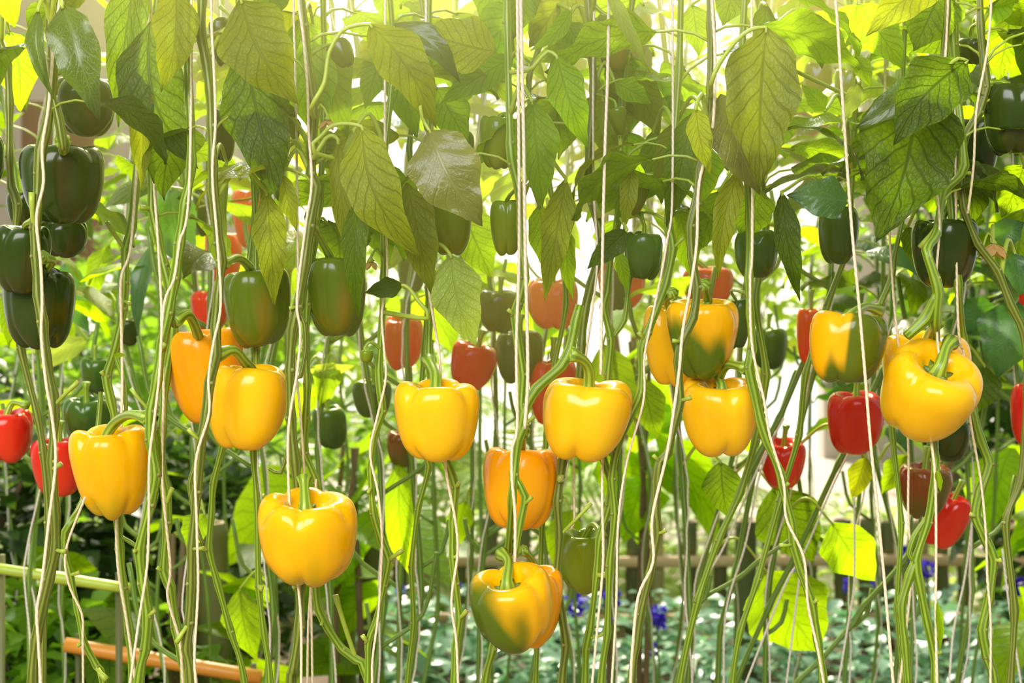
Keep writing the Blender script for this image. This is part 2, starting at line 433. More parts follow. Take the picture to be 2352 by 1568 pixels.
# leaf variants for the many leaves of the rows: stalk and blade in one drooping shape, unit length
def variant(seed, nu=14, nv=6):
    r = random.Random(seed); droop = r.uniform(.5, 1.5); wd = r.uniform(.44, .60)
    vs, fs, uv = leaf_geo(1, wd, nu, nv, 0, r.uniform(.05, .3), r.uniform(.02, .07), r.uniform(0, .25), r.uniform(-.5, .5), 0, seed)
    out_ = []
    for v in vs:
        # bend along an arc: angle goes from +20deg to -droop
        t = max(0, v.x); a0 = .2; k = droop+a0
        X = (math.sin(a0)-math.sin(a0-k*t))/(-k) if k > 1e-4 else t
        ang = a0-k*t
        X = .42+(math.sin(a0)-math.sin(ang))/k; Z = .16+(math.cos(ang)-math.cos(a0))/k
        out_.append(Vector((X-math.sin(ang)*v.z, v.y, Z+math.cos(ang)*v.z)))
    P = [Vector((0, 0, 0)), Vector((.12, 0, .10)), Vector((.27, 0, .155)), Vector((.42, 0, .16)), Vector((.47, 0, .168))]
    tv, tf, tu = tube(P, [.013, .012, .011, .010, .006], 6)
    o = len(out_); n0 = len(fs)
    return out_+tv, fs+[tuple(i+o for i in f) for f in tf], uv+tu, n0
VARS = [variant(i) for i in range(9)]
VARS_F = [variant(i, 8, 4) for i in range(5)]
_vm = {}
def vmesh(i, mat, far=False):
    k = (i, mat.name, far)
    if k not in _vm:
        v, f, uv, n0 = (VARS_F if far else VARS)[i]
        _vm[k] = mesh('leaf', v, f, [mat, M_STALK], uv, [0]*n0+[1]*(len(f)-n0))
    return _vm[k]
def filler(pl, p, az, size, mat, tilt=0., rnd=random, far=False, roll=0.):
    o = obj('leaf', vmesh(rnd.randrange(5 if far else 9), mat, far), pl.o)
    o.matrix_local = Matrix.Translation(p-pl.base) @ (Matrix.Rotation(az, 4, 'Z') @ Matrix.Rotation(-tilt, 4, 'Y') @ Matrix.Rotation(roll, 4, 'X')) @ Matrix.Scale(size, 4)
    return o

# ------------------------------------------------------------------ peppers
PROF = [(0, .30), (.07, .30), (.13, .335), (.20, .42), (.28, .485), (.37, .495), (.45, .43), (.492, .30), (.50, .12), (.488, -.08), (.455, -.26), (.40, -.385), (.31, -.475), (.21, -.50), (.12, -.465), (.05, -.435), (0, -.43)]
PROFS, _ = catmull([(a, 0, b) for a, b in PROF], .028)
def pepper_mesh(seed, wd, h, mat, lobes=4, taper=.0, rot=0., depth=1.0, lean=0.):
    r = random.Random(seed); nT = 72; nP = len(PROFS); vs, fs = [], []
    p1, p2, p3 = r.uniform(0, 6), r.uniform(0, 6), r.uniform(0, 6)
    la = [r.uniform(.93, 1.06) for _ in range(lobes)]; lz = [r.uniform(-.035, .035) for _ in range(lobes)]
    for i, p in enumerate(PROFS):
        rho, z = max(0, p.x), p.z; f = i/(nP-1)
        A = (.19 if z > 0 else .15)
        A = .055+A*min(1, max(0, (abs(z)-.12)/.38))**1.8
        if f < .12: A *= f/.12
        A *= depth
        for k in range(nT):
            th = 2*PI*k/nT; tw = th+.16*math.sin(th+p1)+.10*math.sin(2*th+p2)+rot
            q = (tw*lobes/(2*PI)) % lobes; li = int(q) % lobes; fr = q-int(q)
            cr = 1-math.sin(PI*fr)**.55
            wgt = math.sin(PI*fr)
            rr = rho*(1-A*cr)*(1+(la[li]-1)*wgt)*(1-taper*(.45-z))
            rr *= 1+.05*math.cos(th+p3)*(f > .1)
            zz = z+(lz[li]*wgt if (f > .12) else 0)
            if z > 0: q = min(1, max(0, (z-.12)/.34)); zz -= .05*cr*depth*min(1, f/.2)*q*q*(3-2*q)
            else: q = min(1, max(0, (-z-.10)/.38)); zz += .075*cr*depth*q*q*(3-2*q)*min(1, (1-f)/.2)
            zz += lean*math.cos(th)*rr
            vs.append(Vector((rr*math.cos(th)*wd, rr*math.sin(th)*wd, zz*h)))
    for i in range(nP-1):
        for k in range(nT):
            a = i*nT+k; b = i*nT+(k+1) % nT
            fs.append((a, a+nT, b+nT, b))
    xs = [v.x for v in vs]; zs = [v.z for v in vs]
    sx = wd/(max(xs)-min(xs)); sz = h/(max(zs)-min(zs))
    vs = [Vector((v.x*sx, v.y*sx, v.z*sz)) for v in vs]
    me = mesh('fruit_body', vs, fs, [mat]); return me
PEP = []
def pepper(label, cx, cy, wpx, hpx, d, mat, stalk=None, tilt=0., toward=6., lobes=4, taper=.1, rot=0., seed=None, depth=1., group=None, sd=.0, sw=1., lean=0., calyx=M_CALYX, name='bell_pepper'):
    c = W(cx, cy, d); wd = wpx*K*d; h = hpx*K*d; seed = seed or int(cx+cy)
    root = empty(name, c); tag(root, label, 'bell pepper', group); PEP.append((cx, cy, label))
    M = Matrix.Rotation(math.radians(tilt), 3, 'Y') @ Matrix.Rotation(math.radians(toward), 3, 'X')
    me = pepper_mesh(seed, wd, h, mat, lobes, taper, rot, depth, lean)
    me.transform(M.to_4x4()); body = obj('fruit_body', me, root)
    z0 = .31*h
    rs = .062*wd*sw
    # calyx: a ragged green star lying in the dimple
    vs = [M @ Vector((0, 0, z0+.02*h))]; fs = []; n = 30
    for k in range(n):
        a = 2*PI*k/n; rr = wd*(.125+.035*math.cos(6*a)); vs.append(M @ Vector((rr*math.cos(a), rr*math.sin(a), z0+.035*h+.02*h*math.cos(6*a))))
    for k in range(n): fs.append((0, 1+k, 1+(k+1) % n))
    o = len(vs)
    for k in range(n):
        a = 2*PI*k/n; rr = wd*(.115+.03*math.cos(6*a)); vs.append(M @ Vector((rr*math.cos(a), rr*math.sin(a), z0-.004*h)))
    for k in range(n): fs.append((1+k, o+k, o+(k+1) % n, 1+(k+1) % n))
    obj('calyx', mesh('calyx', vs, fs, [calyx]), root)
    pts = [M @ Vector((0, 0, z0)), M @ Vector((0, 0, z0+.10*h))]
    if stalk is None:
        pts += [M @ Vector((0, 0, z0+.30*h)), M @ Vector((.02*wd, .0, z0+.5*h))]
    else:
        for i, q in enumerate(stalk): pts.append(W(q[0], q[1], d+(q[2] if len(q) > 2 else sd*(i+1)/len(stalk)))-c)
    B, idx = catmull(pts, .005); nB = len(B)
    R = []
    for i in range(nB):
        f = i/(nB-1); s = f*sum((B[k+1]-B[k]).length for k in range(nB-1))
        R.append(rs*(1+.9*math.exp(-(s/.006)**2)+.45*math.exp(-((1-f)/.10)**2)+.1*math.sin(f*7)))
    v, f, uv = tube(B, R, 14, .05, 6)
    obj('fruit_stalk', mesh('fruit_stalk', v, f, [M_PED], uv), root)
    return root

# ------------------------------------------------------------------ twine
TW = []
def twine(label, pts, d=1.38, wpx=9, group=None, mat=None, top=True, bot=True):
    P3 = [W(p[0], p[1], d+(p[2] if len(p) > 2 else 0)) for p in pts]
    if top and P3[0].z < 1.66: P3 = [Vector((P3[0].x, P3[0].y+.01, 1.68))]+P3
    if bot: 
        e = P3[-1]; g = (e-P3[-2]).normalized(); P3.append(e+g*.05); P3.append(Vector((e.x+g.x*.08, e.y+.01, e.z-.14))); P3.append(Vector((e.x+.01, e.y+.01, .45))); P3.append(Vector((e.x, e.y+.02, 0)))
    base = Vector((P3[-1].x, P3[-1].y, P3[-1].z))
    P, _ = catmull(P3, .006)
    v, f, uv = tube(P, wpx*.82*K*d/2, 7)
    o = obj('twine', mesh('twine', rel(v, base), f, [mat or M_TWINE], uv)); o.location = base
    tag(o, label, 'string', group); return o

# ================================================================== FRONT ROW: stems
make_plant('a', 'dark pepper stem with a hooked side shoot at the picture edge, above stacked peppers',
  [(3, 95), (17, 150), (22, 240), (22, 360), (27, 430), (40, 470), (30, 620), (48, 800), (85, 950), (100, 1040), (112, 1200), (100, 1400)], 17, 1.50, mat=M_STEM_O, stubs=((20, 150, 44, 120, 9),))
make_plant('b', 'tall pepper stem crossing in front of the three stacked dark green peppers',
  [(112, -60), (116, 60), (122, 140), (120, 210), (105, 300), (93, 345), (90, 400), (86, 470), (80, 525), (83, 590), (88, 680), (98, 740), (106, 820), (122, 905), (125, 960), (120, 1060), (127, 1180), (128, 1262), (113, 1330), (97, 1400), (83, 1470), (74, 1570)], 21, 1.355,
  stubs=((122, 930, 180, 876, 9), (77, 520, 73, 442, 12), (118, 1075, 142, 1065, 10), (128, 1262, 152, 1266, 9)),
  branches=(([(120, 210), (135, 270), (143, 320), (146, 345)], 15),), mat=M_STEM_O)
make_plant('c', 'forked pepper stem standing beside the red pepper at the dark hedge',
  [(232, 900, .16), (218, 1060, .14), (196, 1135, .06), (170, 1190), (150, 1220), (148, 1265), (162, 1320), (178, 1400), (193, 1475), (222, 1530), (240, 1580)], 15, 1.43, top=False, stubs=((165, 1315, 183, 1314, 8), (190, 1480, 178, 1482, 8), (215, 1525, 245, 1560, 12)))
make_plant('d', 'pepper stem descending behind the yellow pepper nearest the dark hedge',
  [(325, -40), (322, 130), (320, 300), (310, 440), (303, 520), (289, 575), (287, 650), (283, 710), (268, 790), (245, 865), (255, 920), (268, 990), (272, 1190), (275, 1260), (284, 1350), (297, 1450), (306, 1570)], 19, 1.52,
  stubs=((285, 575, 246, 510, 10), (286, 700, 300, 698, 7), (246, 865, 232, 852, 8), (272, 1190, 250, 1185, 8)),
  branches=(([(262, 822, -.02), (285, 880, -.02), (290, 950, -.02)], 9), ([(282, 1230), (300, 1245), (318, 1258)], 7)))
make_plant('e', 'slanting pepper stem carrying the hooked stalk of the yellow pepper by the hedge',
  [(440, 370), (425, 470), (412, 560), (402, 640), (388, 720), (372, 790), (361, 870), (347, 945), (346, 1010), (359, 1090), (345, 1160), (321, 1262), (329, 1340), (340, 1415), (334, 1490), (318, 1575)], 22, 1.385,
  stubs=((321, 1262, 306, 1266, 8), (345, 1410, 356, 1402, 8), (370, 800, 380, 788, 10), (335, 945, 300, 892, 7)))
make_plant('f', 'pepper stem running down behind the slanting one near the paired yellow peppers',
  [(352, 300), (350, 400), (350, 480), (362, 540), (378, 610), (390, 660), (398, 760), (380, 870), (373, 980), (368, 1060), (382, 1140), (384, 1200), (377, 1310), (392, 1350), (404, 1440), (420, 1520), (426, 1575)], 20, 1.46,
  stubs=((350, 482, 322, 476, 10), (384, 1160, 396, 1120, 9), (376, 1318, 360, 1302, 8), (412, 1490, 425, 1500, 9)))
make_plant('g', 'sturdy pepper stem passing between the two overlapping yellow peppers',
  [(465, -20), (462, 80), (474, 140), (483, 210), (486, 290), (489, 380), (490, 440), (497, 500), (503, 560), (509, 600), (501, 680), (495, 750), (497, 815), (481, 880), (474, 950), (462, 1012), (458, 1060), (452, 1130), (441, 1260), (440, 1340), (435, 1430), (428, 1490), (440, 1575)], 21, 1.345, mat=M_STEM_O,
  stubs=((462, 1012, 432, 985, 8), (437, 1430, 405, 1475, 10), (441, 1268, 470, 1258, 8)),
  branches=(([(438, 1040), (436, 1110), (448, 1200), (468, 1255)], 9),))
make_plant('h', 'thin pepper stem below the lower of the paired yellow peppers',
  [(560, 700), (548, 900), (516, 1010), (490, 1110), (486, 1180), (480, 1262), (500, 1340), (530, 1450), (562, 1570)], 15, 1.50, stubs=((480, 1262, 466, 1260, 7),))
make_plant('i', 'thin straight pepper stem rising toward the gap between two yellow peppers',
  [(590, 800), (582, 1040), (590, 1150), (594, 1345), (606, 1450), (620, 1570)], 15, 1.47, stubs=((594, 1345, 604, 1352, 12),))
make_plant('j', 'tall pepper stem with a thick knot beside the large green pepper',
  [(688, -40), (698, 60), (712, 180), (722, 250), (716, 340), (714, 400), (728, 430), (712, 520), (700, 610), (684, 705), (672, 760), (666, 850), (668, 960), (678, 1060), (688, 1200), (690, 1340), (688, 1440), (672, 1545), (668, 1580)], 22, 1.39, mat=M_STEM_O,
  stubs=((684, 712, 664, 708, 8), (690, 1345, 672, 1350, 8)),
  branches=(([(684, 712), (700, 745), (703, 800), (690, 865), (672, 865)], 8), ([(668, 1000, .04), (645, 1085, .0), (618, 1076, .0)], 8)))
make_plant('k', 'pepper stem close behind the knotted one above the lone plump yellow pepper',
  [(735, 460), (720, 560), (706, 700), (703, 800), (706, 880), (703, 960), (700, 1040), (728, 1110), (730, 1250), (725, 1340), (732, 1400), (755, 1445), (785, 1490), (818, 1515), (845, 1560)], 17, 1.45,
  stubs=((812, 1520, 770, 1366, 11), (748, 1420, 738, 1436, 7)))
make_plant('l', 'slender pepper stem with a hooked bud, between two yellow peppers',
  [(880, 400), (878, 470), (882, 560), (880, 650), (876, 760), (870, 850), (874, 900), (879, 945), (860, 1000), (851, 1080), (858, 1180), (876, 1240), (893, 1285), (882, 1345), (866, 1420), (846, 1475), (845, 1580)], 16, 1.42,
  stubs=((893, 1288, 925, 1262, 10), (846, 1475, 832, 1458, 9), (852, 1130, 845, 1132, 7)))
make_plant('m', 'pepper stem holding the round yellow pepper of the middle',
  [(985, 600), (985, 660), (987, 720), (985, 830), (998, 930), (1015, 1030), (1032, 1075), (1046, 1120), (1040, 1200), (1040, 1280), (1046, 1340), (1055, 1420), (1046, 1490), (1044, 1580)], 18, 1.44,
  stubs=((1046, 1128, 1055, 1108, 9), (1055, 1420, 1072, 1402, 9), (1040, 1280, 1052, 1276, 8)))
make_plant('n', 'forking pepper stem passing in front of the narrow orange-yellow pepper',
  [(1172, 330), (1178, 380), (1192, 440), (1196, 520), (1200, 590), (1205, 640), (1190, 700), (1183, 725), (1192, 800), (1201, 860), (1197, 930), (1205, 975), (1190, 1010), (1181, 1090), (1176, 1150), (1166, 1270, .05), (1150, 1380, .14), (1132, 1490, .11), (1113, 1580, .11)], 20, 1.375,
  stubs=((1183, 725, 1166, 710, 8), (1205, 975, 1228, 955, 8), (1190, 1000, 1165, 990, 8), (1205, 1150, 1222, 1140, 8)),
  branches=(([(1192, 1005), (1200, 950), (1232, 892), (1288, 842), (1310, 800), (1322, 740), (1332, 700)], 20), ([(1190, 1100), (1206, 1140), (1195, 1200), (1184, 1280)], 14)))
make_plant('o', 'pepper stem rising behind the wide yellow pepper, dry cut at its top',
  [(1355, 60), (1358, 120), (1364, 200), (1354, 320), (1351, 420), (1362, 470), (1378, 530), (1375, 590), (1358, 650), (1342, 720), (1335, 800), (1332, 870), (1310, 960), (1292, 1060), (1280, 1150), (1285, 1230), (1278, 1330), (1288, 1400), (1300, 1480), (1290, 1580)], 20, 1.44, mat=M_STEM_O,
  stubs=((1285, 1230, 1358, 1155, 8), (1283, 1090, 1290, 1100, 18), (1351, 425, 1378, 500, 12), (1360, 90, 1380, 82, 14)))
make_plant('p', 'pepper stem ending in the pale green curled shoot above the wide yellow pepper',
  [(1420, 500), (1405, 570), (1395, 670), (1386, 705), (1403, 780), (1396, 860), (1388, 960), (1385, 1050), (1405, 1110), (1399, 1160), (1376, 1240), (1370, 1320), (1356, 1440), (1346, 1490), (1344, 1580)], 17, 1.46,
  stubs=((1376, 1322, 1392, 1320, 12), (1356, 1470, 1390, 1455, 6)),
  branches=(([(1403, 780), (1434, 735), (1446, 640), (1463, 600)], 10),))
make_plant('q', 'zigzag pepper stem beside the rear yellow pepper of the close pair',
  [(1540, 430), (1535, 510), (1546, 570), (1530, 650), (1508, 710), (1487, 765), (1474, 800), (1472, 900), (1445, 960), (1415, 1035), (1405, 1100), (1412, 1180), (1400, 1300), (1395, 1450), (1380, 1580)], 18, 1.425,
  stubs=((1546, 570, 1570, 545, 7), (1476, 780, 1466, 762, 9)))
make_plant('r', 'long pepper stem crossing in front of the mottled tapering yellow pepper',
  [(1630, -30), (1633, 60), (1632, 200), (1626, 290), (1608, 390), (1598, 470), (1586, 520), (1589, 590), (1601, 660), (1592, 730), (1566, 785), (1558, 830), (1562, 920), (1552, 960), (1534, 1040), (1515, 1060), (1510, 1100), (1506, 1180), (1510, 1225), (1492, 1320), (1471, 1410), (1461, 1480), (1450, 1580)], 19, 1.35, mat=M_STEM_O,
  stubs=((1566, 788, 1544, 782, 8), (1562, 922, 1588, 912, 9), (1510, 1225, 1530, 1217, 8), (1512, 1060, 1500, 1045, 8)))
make_plant('s', 'pepper stem leaning outward from the yellow pepper under the mottled one',
  [(1722, 500), (1720, 640), (1723, 720), (1728, 800), (1720, 845), (1732, 900), (1746, 965), (1762, 1015), (1792, 1085), (1798, 1118), (1817, 1200), (1822, 1250), (1840, 1310), (1865, 1385), (1878, 1470), (1892, 1580)], 19, 1.38,
  stubs=((1817, 1245, 1790, 1252, 7), (1798, 1118, 1812, 1108, 8), (1865, 1382, 1876, 1376, 8)))
make_plant('t', 'thin forked pepper stem beside the green and yellow blotched pepper',
  [(2075, 480), (2052, 600), (2048, 640), (2018, 712), (2030, 770), (2038, 840), (2050, 1000), (2070, 1200), (2060, 1400), (2075, 1580)], 13, 1.50)
make_plant('u', 'branching pepper stem carrying the paired yellow peppers below a green one',
  [(2215, 380), (2168, 440, -.0), (2150, 540, -.04), (2128, 575, -.06), (2148, 640, -.06), (2155, 672, -.06), (2150, 740, -.05), (2152, 800), (2150, 900, .03), (2145, 1000, .03), (2150, 1060), (2143, 1130), (2131, 1200), (2104, 1285), (2112, 1340), (2130, 1430), (2145, 1500), (2148, 1580)], 19, 1.40,
  stubs=((2128, 575, 2112, 568, 9), (2145, 1500, 2162, 1495, 8)),
  branches=(([(2155, 665, -.06), (2128, 730, -.05), (2082, 773, -.05)], 20), ([(2104, 1285), (2090, 1320), (2070, 1392), (2078, 1480), (2086, 1575)], 16), ([(2131, 1180), (2100, 1230), (2087, 1270), (2100, 1292)], 9)))
make_plant('v', 'pepper stem emerging below the tilted yellow pepper and bending outward',
  [(2200, 650), (2212, 780, .06), (2232, 930), (2252, 1010), (2272, 1065), (2250, 1130), (2240, 1185), (2262, 1235), (2282, 1285), (2272, 1375), (2256, 1445), (2268, 1510), (2285, 1580)], 19, 1.44,
  stubs=((2282, 1285, 2300, 1286, 9), (2240, 1185, 2228, 1180, 8)))
make_plant('w', 'dark pepper stem hanging beside the glossy dark pepper at the picture edge',
  [(2250, -40), (2252, 60), (2260, 150), (2266, 200), (2248, 260), (2216, 315), (2206, 400), (2214, 480), (2245, 560), (2290, 620), (2322, 700), (2352, 765), (2360, 900), (2345, 1100), (2310, 1200), (2330, 1400), (2320, 1580)], 17, 1.43, mat=M_STEM_O, stubs=((2214, 395, 2230, 398, 8),))
make_plant('x', 'straight dark pepper stem reaching down over the big overlapping leaves',
  [(2180, -60), (2176, 30), (2170, 100), (2163, 170), (2175, 300, .04), (2180, 440, .05)], 14, 1.38, mat=M_STEM_O, bot=False)
make_plant('y', 'thin pepper stem hidden among the bright leaves of the top',
  [(960, -40), (975, 60), (960, 200), (940, 340), (960, 480), (985, 620), (975, 800), (960, 1000), (985, 1070), (960, 1170), (945, 1300), (950, 1430), (935, 1580)], 14, 1.56)
make_plant('z', 'thin pepper stem hidden behind the bright narrow leaves of the middle',
  [(1255, -40), (1240, 100), (1215, 180), (1222, 300), (1260, 420), (1290, 560), (1300, 700), (1270, 860), (1255, 1000), (1245, 1200), (1238, 1400), (1230, 1580)], 14, 1.58)
make_plant('aa', 'pepper stem hidden behind the huge drooping leaf',
  [(1760, -40), (1745, 60), (1720, 200), (1740, 360), (1760, 500), (1745, 620), (1735, 700), (1760, 860), (1735, 1010), (1700, 1130), (1650, 1240), (1602, 1380), (1560, 1580)], 17, 1.56)
make_plant('ab', 'pepper stem half hidden behind the leaves beside the long free string',
  [(1945, -40), (1960, 80), (1970, 180), (1960, 300), (1955, 420), (1950, 560), (1900, 700), (1850, 860), (1835, 1000), (1790, 1150), (1740, 1330), (1700, 1450), (1680, 1580)], 15, 1.60)

# ================================================================== FRONT ROW: peppers
pepper('yellow pepper nearest the dark hedge, hanging from a hooked stalk', 254, 1084, 180, 212, 1.46, P_YELG, [(268, 968, -.01), (300, 952, -.05), (340, 960, -.075)], tilt=-4, lobes=4, taper=.22, rot=.5, seed=11)
pepper('deep yellow pepper half hidden behind its paler neighbour and a stem', 466, 866, 182, 224, 1.49, P_ORG, [(455, 770, -.04), (432, 722, -.08), (398, 738, -.1)], tilt=-6, lobes=3, taper=.26, rot=1.2, seed=22)
pepper('blocky yellow pepper in front of a deeper yellow one', 570, 936, 180, 200, 1.41, P_YEL, [(560, 828, -.03), (535, 803, -.05), (498, 815, -.06)], tilt=8, toward=2, lobes=3, taper=.12, rot=.0, seed=33)
pepper('plump yellow pepper with green foot hanging alone under a straight stalk', 704, 1238, 226, 208, 1.36, P_YELG, [(700, 1130, 0), (698, 1098, .01)], toward=12, lobes=5, taper=.10, rot=.2, seed=44, sw=.9)
pepper('round yellow pepper beneath a big hanging leaf and two red peppers', 1001, 968, 196, 186, 1.37, P_YEL, [(1000, 862, .01), (985, 828, .04)], toward=7, lobes=4, taper=.16, rot=.75, seed=55, sw=1.05)
pepper('wide lopsided yellow pepper hiding part of a red one', 1340, 962, 204, 192, 1.40, P_YEL, [(1352, 848, -.01), (1338, 826, -.02), (1308, 812, -.03)], tilt=9, toward=5, lobes=4, taper=.14, rot=.2, seed=67, lean=.05)
pepper('narrow orange-yellow pepper crossed by a stem and two strings', 1193, 1122, 174, 190, 1.455, P_ORG, [(1198, 1020, -.03), (1200, 990, -.06)], tilt=2, toward=-3, lobes=4, taper=.12, rot=.7, seed=77)
pepper('lowest pepper, dark green turning yellow in the middle', 1174, 1400, 190, 178, 1.36, P_MOT3, [(1168, 1290, .02), (1152, 1272, .04)], tilt=-8, toward=16, lobes=3, taper=.08, rot=.5, seed=88)
pepper('orange-yellow pepper tucked behind the lowest blotched one', 1222, 1392, 132, 186, 1.44, P_ORG, [(1222, 1285, -.03), (1200, 1262, -.05)], tilt=4, toward=10, lobes=4, taper=.1, rot=.3, seed=99)
pepper('yellow pepper hidden behind the mottled tapering one', 1545, 792, 138, 190, 1.50, P_YEL, [(1530, 690, -.05), (1545, 672, -.08)], tilt=-3, lobes=4, taper=.1, rot=.4, seed=101)
pepper('tapering yellow pepper with a green flank, above another yellow one', 1620, 778, 166, 184, 1.425, P_MOT1, [(1626, 690, -.0), (1618, 652, -.035)], toward=10, lobes=3, taper=.34, rot=.35, seed=112)
pepper('yellow pepper hanging under the one with green flank', 1655, 956, 173, 178, 1.44, P_YEL, [(1652, 868, .0), (1672, 838, -.02), (1715, 846, -.05)], toward=13, lobes=4, taper=.16, rot=.1, seed=123)
pepper('yellow pepper blotched with dark green behind the long free string', 1941, 798, 180, 168, 1.42, P_MOT2, [(1985, 705, .05), (2018, 712, .08)], tilt=7, toward=0, lobes=4, taper=.14, rot=.45, seed=134)
pepper('yellow pepper mostly hidden behind the tilted yellow one', 2126, 856, 196, 172, 1.49, P_YEL, [(2140, 760, -.05), (2150, 740, -.10)], toward=8, lobes=4, taper=.05, rot=.9, seed=145)
pepper('big tilted yellow pepper showing its sunken crown and stalk', 2127, 904, 218, 206, 1.375, P_YEL, [(2172, 800, -.01), (2184, 786, .0)], tilt=15, toward=38, lobes=4, taper=.16, rot=.5, seed=156, sw=1.0)
# greens of the front row
pepper('largest dark green pepper, topmost of the stack crossed by a stem', 141, 424, 190, 184, 1.43, P_GRD, [(146, 345, -.05), (144, 322, -.07)], lobes=3, taper=.16, rot=.3, seed=201)
pepper('dark green pepper half covered by a glossy drooping leaf', 200, 245, 140, 140, 1.49, P_GRD, [(170, 170, -.05), (128, 160, -.1)], lobes=3, taper=.1, rot=.3, seed=202)
pepper('dark green pepper at the picture edge, middle of the stack', 55, 598, 126, 156, 1.425, P_GRD, [(60, 515, -.03), (80, 505, -.05)], tilt=6, toward=8, lobes=3, taper=.12, rot=.1, seed=203)
pepper('broad green pepper, lowest of the dark stack crossed by a string', 95, 706, 160, 188, 1.47, P_GRD, [(120, 600, -.07), (98, 590, -.1)], tilt=2, lobes=4, taper=.13, rot=.6, seed=204)
pepper('dark pepper wedged behind the topmost and lowest of the stack', 152, 548, 104, 88, 1.56, P_GRD, None, lobes=3, seed=205)
pepper('dark pepper behind the stack under a sunlit shoulder', 58, 478, 80, 80, 1.55, P_GRD, None, lobes=3, seed=206)
pepper('sliver of dark green pepper cut by the picture edge beside dark stem', -30, 365, 76, 120, 1.45, P_GRD, None, lobes=3, seed=207)
pepper('green pepper with a ripening flank above the paired yellow ones', 588, 708, 154, 184, 1.45, P_GRN, [(570, 610, -.03), (545, 592, -.06), (512, 606, -.10)], tilt=-4, lobes=3, taper=.16, rot=.4, seed=208)
pepper('large green pepper behind a folded hanging leaf', 770, 684, 140, 188, 1.46, P_GRN, [(742, 560, -.03), (718, 520, -.06)], tilt=-3, lobes=3, taper=.15, rot=.5, seed=209)
pepper('green pepper partly covered by the wrinkled glossy leaf', 1035, 512, 98, 146, 1.44, P_GRL, None, lobes=4, taper=.05, seed=210)
pepper('small upright green pepper hanging beside two strings', 1141, 327, 84, 124, 1.43, P_GRL, [(1160, 262, -.0), (1178, 300, -.04)], lobes=4, taper=.1, rot=.6, seed=211)
pepper('small green pepper behind the one hanging beside two strings', 1066, 335, 50, 66, 1.56, P_GRL, None, lobes=3, seed=212)
pepper('oval green pepper hanging just below the small upright one', 1162, 522, 78, 130, 1.44, P_GRL, [(1170, 450, -.02), (1190, 430, -.05)], lobes=4, taper=.2, rot=.1, seed=213)
pepper('blocky green pepper above the red one behind the curled shoot', 1477, 588, 88, 112, 1.44, P_GRM, [(1480, 520, .0), (1470, 490, .01)], toward=8, lobes=4, taper=.1, rot=.8, seed=214)
pepper('green pepper hanging below the huge drooping leaf', 1734, 585, 100, 112, 1.45, P_GRM, [(1738, 520, 0), (1740, 490, .05)], toward=5, lobes=4, taper=.12, rot=.2, seed=215)
pepper('small green pepper hung on a long arched stalk', 1457, 453, 62, 84, 1.43, P_GRN, [(1478, 402, 0), (1500, 402, 0)], tilt=12, lobes=3, taper=.25, rot=.3, seed=216)
pepper('tiny pointed green pepper beside the free string', 1420, 278, 46, 66, 1.42, P_GRN, [(1412, 232, 0), (1390, 222, .01), (1366, 215, .02)], tilt=-10, lobes=3, taper=.5, rot=.3, seed=217)
pepper('dark green pepper behind a pale curled leaf at the top', 1410, 98, 88, 130, 1.45, P_GRN, [(1385, 30, 0), (1362, 10, 0)], lobes=3, taper=.25, seed=218)
pepper('pale blurred green pepper behind the dark one at the top', 1462, 75, 66, 120, 1.75, P_GRL, None, lobes=3, taper=.1, seed=219)
pepper('pale blurred green pepper hanging lowest of the top cluster', 1470, 150, 56, 84, 1.9, P_GRL, None, lobes=3, taper=.1, seed=220)
pepper('small round dark pepper against the white sky gap', 786, 125, 58, 62, 1.42, P_GRD, [(762, 100, 0), (735, 112, .0), (716, 125, .0)], tilt=-28, toward=-10, lobes=3, taper=.3, seed=221)
pepper('green pepper between the free string and the biggest leaf', 1926, 538, 92, 132, 1.50, P_GRM, [(1930, 462, .0), (1950, 440, .06)], lobes=3, taper=.1, rot=.5, seed=222)
pepper('dark green pepper under the biggest leaf, stem in front', 2171, 582, 150, 160, 1.46, P_GRD, [(2165, 500, -.0), (2190, 460, -.01)], lobes=3, taper=.16, rot=.7, seed=223)
pepper('glossy dark green pepper cut by the picture edge near the top', 2318, 272, 122, 166, 1.44, P_GRD, [(2300, 190, 0), (2268, 192, -.01)], lobes=4, taper=.1, rot=.2, seed=224)
pepper('small dark pepper hanging high beside a dark stem', 2236, 118, 66, 62, 1.47, P_GRD, [(2228, 82, 0), (2232, 62, -.01), (2250, 52, -.03)], lobes=3, taper=.25, seed=225)
pepper('dark pepper hidden high behind a pair of leaves and string', 512, 98, 56, 108, 1.50, P_GRD, [(528, 40, 0), (505, 15, 0)], tilt=-8, lobes=3, seed=226)
pepper('dark narrow pepper hanging behind the string under tattered leaf', 515, 310, 56, 124, 1.50, P_GRD, None, lobes=3, seed=227)
pepper('dark green pepper peeking out behind the mottled tapering one', 1695, 745, 52, 116, 1.54, P_GRM, [(1680, 668, -.03), (1712, 672, -.1)], lobes=3, taper=.15, seed=228)
pepper('green pepper low behind the row, beside the blue flowers', 1342, 1290, 112, 144, 1.56, P_GRL, [(1362, 1205, -.02), (1385, 1230, -.05)], toward=10, lobes=3, taper=.1, rot=.4, seed=229)
pepper('dark pepper hidden behind the biggest leaf and dark stem', 2240, 345, 100, 150, 1.56, P_GRD, None, lobes=3, seed=230)
pepper('dark pepper beneath the glossy one at the picture edge', 2232, 440, 80, 70, 1.6, P_GRD, None, lobes=3, seed=231)
